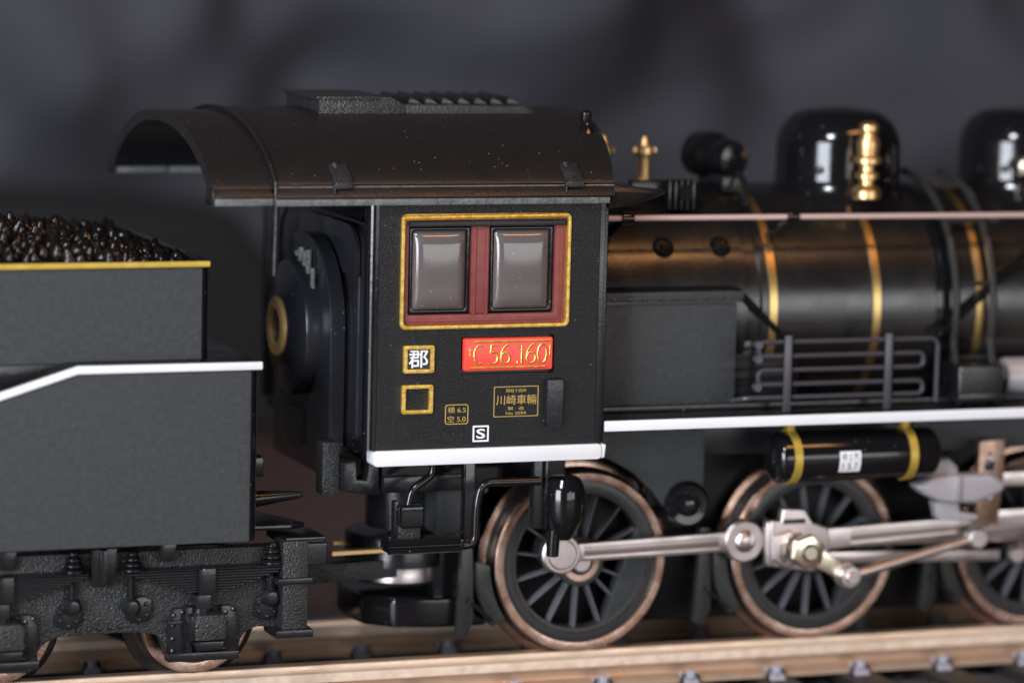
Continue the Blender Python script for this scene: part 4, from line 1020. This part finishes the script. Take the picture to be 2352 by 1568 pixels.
def bogie():
    yf = -1.22
    z = lambda p: p[1]
    # cast side frame
    out = [(-2.510, 1.071), (-2.498, 0.390), (-2.704, 0.411), (-2.901, 0.418), (-2.988, 0.387), (-3.038, 0.325), (-3.058, 0.187), (-3.642, 0.194), (-3.672, 0.326), (-3.723, 0.389), (-3.837, 0.416), (-4.050, 0.424), (-4.297, 0.419), (-4.507, 0.416), (-4.591, 0.392), (-4.654, 0.354), (-4.702, 0.293), (-4.736, 0.225), (-4.764, 0.139), (-5.269, 0.150), (-5.373, 0.399), (-6.019, 0.433), (-6.019, 1.084)]
    F = MB().prism(out, yf, yf + 0.16).build('bogie_frame', 'bogie', TEND, 0.014, 2)
    MB().prism([(x, zz) for x, zz in out][:], -yf - 0.16, -yf).build('bogie_frame', 'bogie', TEND, 0.014, 2)
    MB().box(-6.5, -3.1, -1.05, 1.05, 0.75, 1.0).build('bogie_bolster', 'gloss', TEND, 0.02)
    def axle_group(dx):
        def q(a): return (a[0] + dx, a[1])
        k = 0.0
        # leaf spring: a stack of leaves
        c = (-3.350, 0.920); l = (-4.011, 0.915); r = (-2.692, 0.916); bot = (-3.348, 0.740)
        hx = (r[0] - l[0]) / 2; n = 8; h = (c[1] - bot[1]) / n
        S = MB().rect((c[0] - hx + dx, c[1] + 0.004), (c[0] + hx + dx, c[1] + h * 0.95), yf - 0.13, yf + 0.02).build('leaf_spring', 'satin', F, 0.006, 1)
        for i in range(n):
            w = hx * (1 - 0.105 * i); zt = c[1] - h * i
            MB().rect((c[0] - w + dx, zt - h * 0.90), (c[0] + w + dx, zt), yf - 0.12, yf + 0.02).build('leaf', 'satin', S, 0.005, 1)
            for s in (-1, 1):
                if i > 1: MB().lathe([(0, 0), (0.014, 0), (0.011, -0.012), (0, -0.014)], (c[0] + s * (w - 0.03) + dx, yf - 0.12, zt - h * 0.5), 'y', 8).build('leaf_rivet', 'satin', S)
        MB().rect(q((-3.431, 0.946)), q((-3.293, 0.735)), yf - 0.17, yf).build('spring_buckle', 'satin', S, 0.012)
        MB().rect(q((-3.445, 0.723)), q((-3.318, 0.589)), yf - 0.12, yf).build('buckle_post', 'satin', S, 0.012)
        cc = q((-3.383, 0.582)); MB().lathe([(0, 0), (0.085, 0), (0.085, 0.03), (0, 0.03)], (cc[0], yf - 0.05, cc[1]), 'z', 20).build('post_collar', 'satin', S)
        # axle box and horn guides
        A = MB().prism([q((-3.464, 0.583)), q((-3.243, 0.583)), q((-3.221, 0.539)), q((-3.225, 0.377)), q((-3.476, 0.376)), q((-3.478, 0.552))], yf - 0.24, yf).build('axle_box', 'bogie', F, 0.015, 2)
        MB().prism([q((-3.478, 0.358)), q((-3.227, 0.359)), q((-3.233, 0.288)), q((-3.448, 0.282))], yf - 0.20, yf).build('axle_box_keep', 'satin', A, 0.012)
        MB().rect(q((-3.518, 0.574)), q((-3.451, 0.366)), yf - 0.20, yf).build('axle_box_lug', 'satin', A, 0.02)
        for (pa, pb) in ((q((-3.655, 0.610)), q((-3.493, 0.234))), (q((-3.218, 0.617)), q((-3.079, 0.233)))):
            x0, x1, z0, z1 = min(pa[0], pb[0]), max(pa[0], pb[0]), min(pa[1], pb[1]), max(pa[1], pb[1])
            G = MB().prism([(x0, z0), (x1, z0), (x1, z1), (x0 + 0.05, z1), (x0, z1 - 0.08)] if pa[0] - dx < -3.45 else [(x0, z0), (x1, z0), (x1, z1 - 0.10), (x1 - 0.06, z1), (x0, z1)], yf - 0.055, yf + 0.01).build('horn_guide', 'satin', F, 0.010)
            for u, v in ((0.25, 0.10), (0.25, 0.36), (0.25, 0.64), (0.3, 0.86), (0.72, 0.92)):
                MB().lathe([(0, 0), (0.020, 0), (0.017, -0.016), (0.008, -0.022), (0, -0.022)], (x0 + (x1 - x0) * u, yf - 0.055, z0 + (z1 - z0) * v), 'y', 10).build('rivet', 'satin', G)
        MB().rect(q((-3.520, 0.626)), q((-3.465, 0.248)), yf - 0.11, yf).build('horn_rib', 'satin', F, 0.010)
        MB().rect(q((-3.667, 0.516)), q((-3.509, 0.480)), yf - 0.09, yf).build('horn_rib', 'satin', F, 0.008)
        MB().rect(q((-3.669, 0.259)), q((-3.079, 0.188)), yf - 0.12, yf).build('horn_stay', 'satin', F, 0.012)
        # spring hangers with coil cones above and eye plates below
        for (sx, sz0, sz1, hz0, hz1, ax, az) in ((-3.948, 1.091, 0.926, 0.864, 0.664, -3.889, 0.616),
                                                 (-2.798, 1.112, 0.934, 0.878, 0.686, -2.833, 0.592)):
            sx += dx; ax += dx
            pr = [(0, sz0)]; nn = 4
            for i in range(nn):
                za = sz0 + (sz1 - sz0) * i / nn; zb2 = sz0 + (sz1 - sz0) * (i + 1) / nn; r0 = 0.045 + 0.018 * i
                pr += [(r0 * 0.75, za), (r0, za + (zb2 - za) * 0.35), (r0, za + (zb2 - za) * 0.65), (r0 * 0.75, zb2)]
            pr.append((0, sz1))
            Cn = MB().lathe(pr, (sx, yf - 0.06, 0), 'z', 18).build('hanger_spring', 'satin', F)
            MB().tube([(sx - 0.015, yf - 0.06, hz0 + 0.05), (sx - 0.015, yf - 0.06, hz1)], 0.030, 10).build('hanger_rod', 'satin', Cn)
            MB().lathe([(0, 0.06), (0.075, 0.06), (0.075, -0.02), (0.05, -0.05), (0, -0.06)], (sx - 0.01, yf - 0.06, hz1 - 0.02), 'y', 16).build('hanger_eye', 'satin', Cn)
            E = MB().prism([(ax - 0.11, az - 0.07), (ax - 0.03, az - 0.12), (ax + 0.06, az - 0.11), (ax + 0.11, az - 0.06), (ax + 0.11, az + 0.07), (ax + 0.03, az + 0.11), (ax - 0.09, az + 0.07)], yf - 0.035, yf + 0.01).build('eye_plate', 'satin', F, 0.012)
            for u, v in ((-0.07, -0.04), (-0.07, 0.03), (0.06, -0.05), (0.06, 0.04), (0.0, -0.085)):
                MB().lathe([(0, 0), (0.020, 0), (0.015, -0.018), (0, -0.022)], (ax + u, yf - 0.035, az + v), 'y', 10).build('rivet', 'satin', E)
    axle_group(0.0)
    xw0 = -3.341
    dxl = -4.507 - 0.46 - xw0
    axle_group(dxl)
    # front post with its collars
    P = MB().rect((-2.738, 1.134), (-2.525, 0.391), yf - 0.16, yf + 0.10).build('front_post', 'bogie', F, 0.014, 2)
    MB().rect((-2.795, 0.840), (-2.496, 0.787), yf - 0.20, yf + 0.10).build('post_collar', 'satin', P, 0.012)
    MB().rect((-2.812, 0.422), (-2.491, 0.356), yf - 0.22, yf + 0.12).build('post_foot', 'satin', P, 0.014)
    MB().rect((-2.572, 1.113), (-2.360, 0.922), yf - 0.15, yf + 0.25).build('bumper_block', 'satin', P, 0.025, 3)
    MB().rect((-2.705, 1.154), (-2.363, 1.068), yf - 0.10, yf + 0.45).build('bumper_cap', 'gloss', P, 0.02, 3)
    # frame brackets under the tank
    MB().prism([(-4.296, 1.124), (-4.082, 1.128), (-4.107, 0.822), (-4.282, 0.817)], yf - 0.10, yf).build('bolster_bracket', 'satin', F, 0.015)
    MB().rect((-4.223, 1.126), (-4.171, 0.852), yf - 0.16, yf).build('bracket_rib', 'satin', F, 0.012)
    MB().prism([(-3.743, 1.142), (-3.594, 1.142), (-3.628, 1.000), (-3.727, 0.997)], yf - 0.10, yf).build('frame_lug', 'satin', F, 0.015)
    MB().prism([(-5.037, 1.135), (-4.882, 1.135), (-4.909, 0.984), (-5.012, 0.982)], yf - 0.10, yf).build('frame_lug', 'satin', F, 0.015)
    for px in range(5):
        p = (-4.374 + 0.085 * px, 0.459 + 0.004 * px)
        MB().lathe([(0, 0), (0.020, 0), (0.016, -0.014), (0, -0.018)], (p[0], yf, p[1]), 'y', 10).build('rivet', 'satin', F)
    # wheels
    R = 0.46
    W = bpy.data.objects.new('tender_wheel', None); COL.objects.link(W); W.parent = TEND; W.location = -Vector(TEND.location)
    MB().lathe([(0.375, 0.004), (0.40, 0.0), (R - 0.012, 0.0), (R, 0.012), (R, 0.03), (0.375, 0.03)], (0, 0, 0), 'y', 72, closed=True).build('tyre', 'copper', W, angle=40)
    MB().lathe([(0.30, 0.028), (R - 0.002, 0.031), (R + 0.004, 0.17), (R + 0.03, 0.192), (0.30, 0.195)], (0, 0, 0), 'y', 72, closed=True).build('tread', 'tread', W, angle=40)
    MB().lathe([(0.30, 0.193), (0.53, 0.194), (0.565, 0.206), (0.57, 0.225), (0.56, 0.245), (0.30, 0.26)], (0, 0, 0), 'y', 72, closed=True).build('flange', 'tread', W, angle=40)
    MB().lathe([(0, 0.07), (0.18, 0.06), (0.29, 0.09), (0.32, 0.05), (0.37, 0.035), (0.377, 0.05), (0.377, 0.16), (0, 0.16)], (0, 0, 0), 'y', 72).build('wheel_disc', 'gloss', W)
    MB().lathe([(0.25, 0.05), (0.275, 0.035), (0.285, 0.05), (0.275, 0.08), (0.25, 0.08)], (0, 0, 0), 'y', 60, closed=True).build('disc_ring', 'copper', W)
    base = Vector(TEND.location)
    first = True
    for xw in (xw0, xw0 + dxl):
        for s in (-1, 1):
            c = W if first else copy_tree(W, TEND)
            first = False
            c.location = Vector((xw, s * 0.95, R)) - base
            if s > 0: c.rotation_euler = (0, 0, pi)
        MB().tube([(xw, -0.9, R), (xw, 0.9, R)], 0.06, 14).build('axle', 'steel', TEND)
    # drawbar and copper pick-up strips
    D = MB().prism([(-2.337, 0.772), (-1.523, 0.794), (-1.519, 0.639), (-2.297, 0.616)], -0.62, -0.30).build('drawbar', 'bogie', TEND, 0.012)
    MB().prism([(-2.116, 0.900), (-1.594, 0.906), (-1.593, 0.877), (-2.115, 0.867)], -0.72, -0.63).build('pickup_strip', 'brass', D)
    MB().prism([(-1.951, 0.885), (-1.832, 0.883), (-1.831, 0.857), (-1.950, 0.859)], -0.22, -0.15).build('pickup_strip', 'brass', D)
bogie()
bpy.context.view_layer.update()
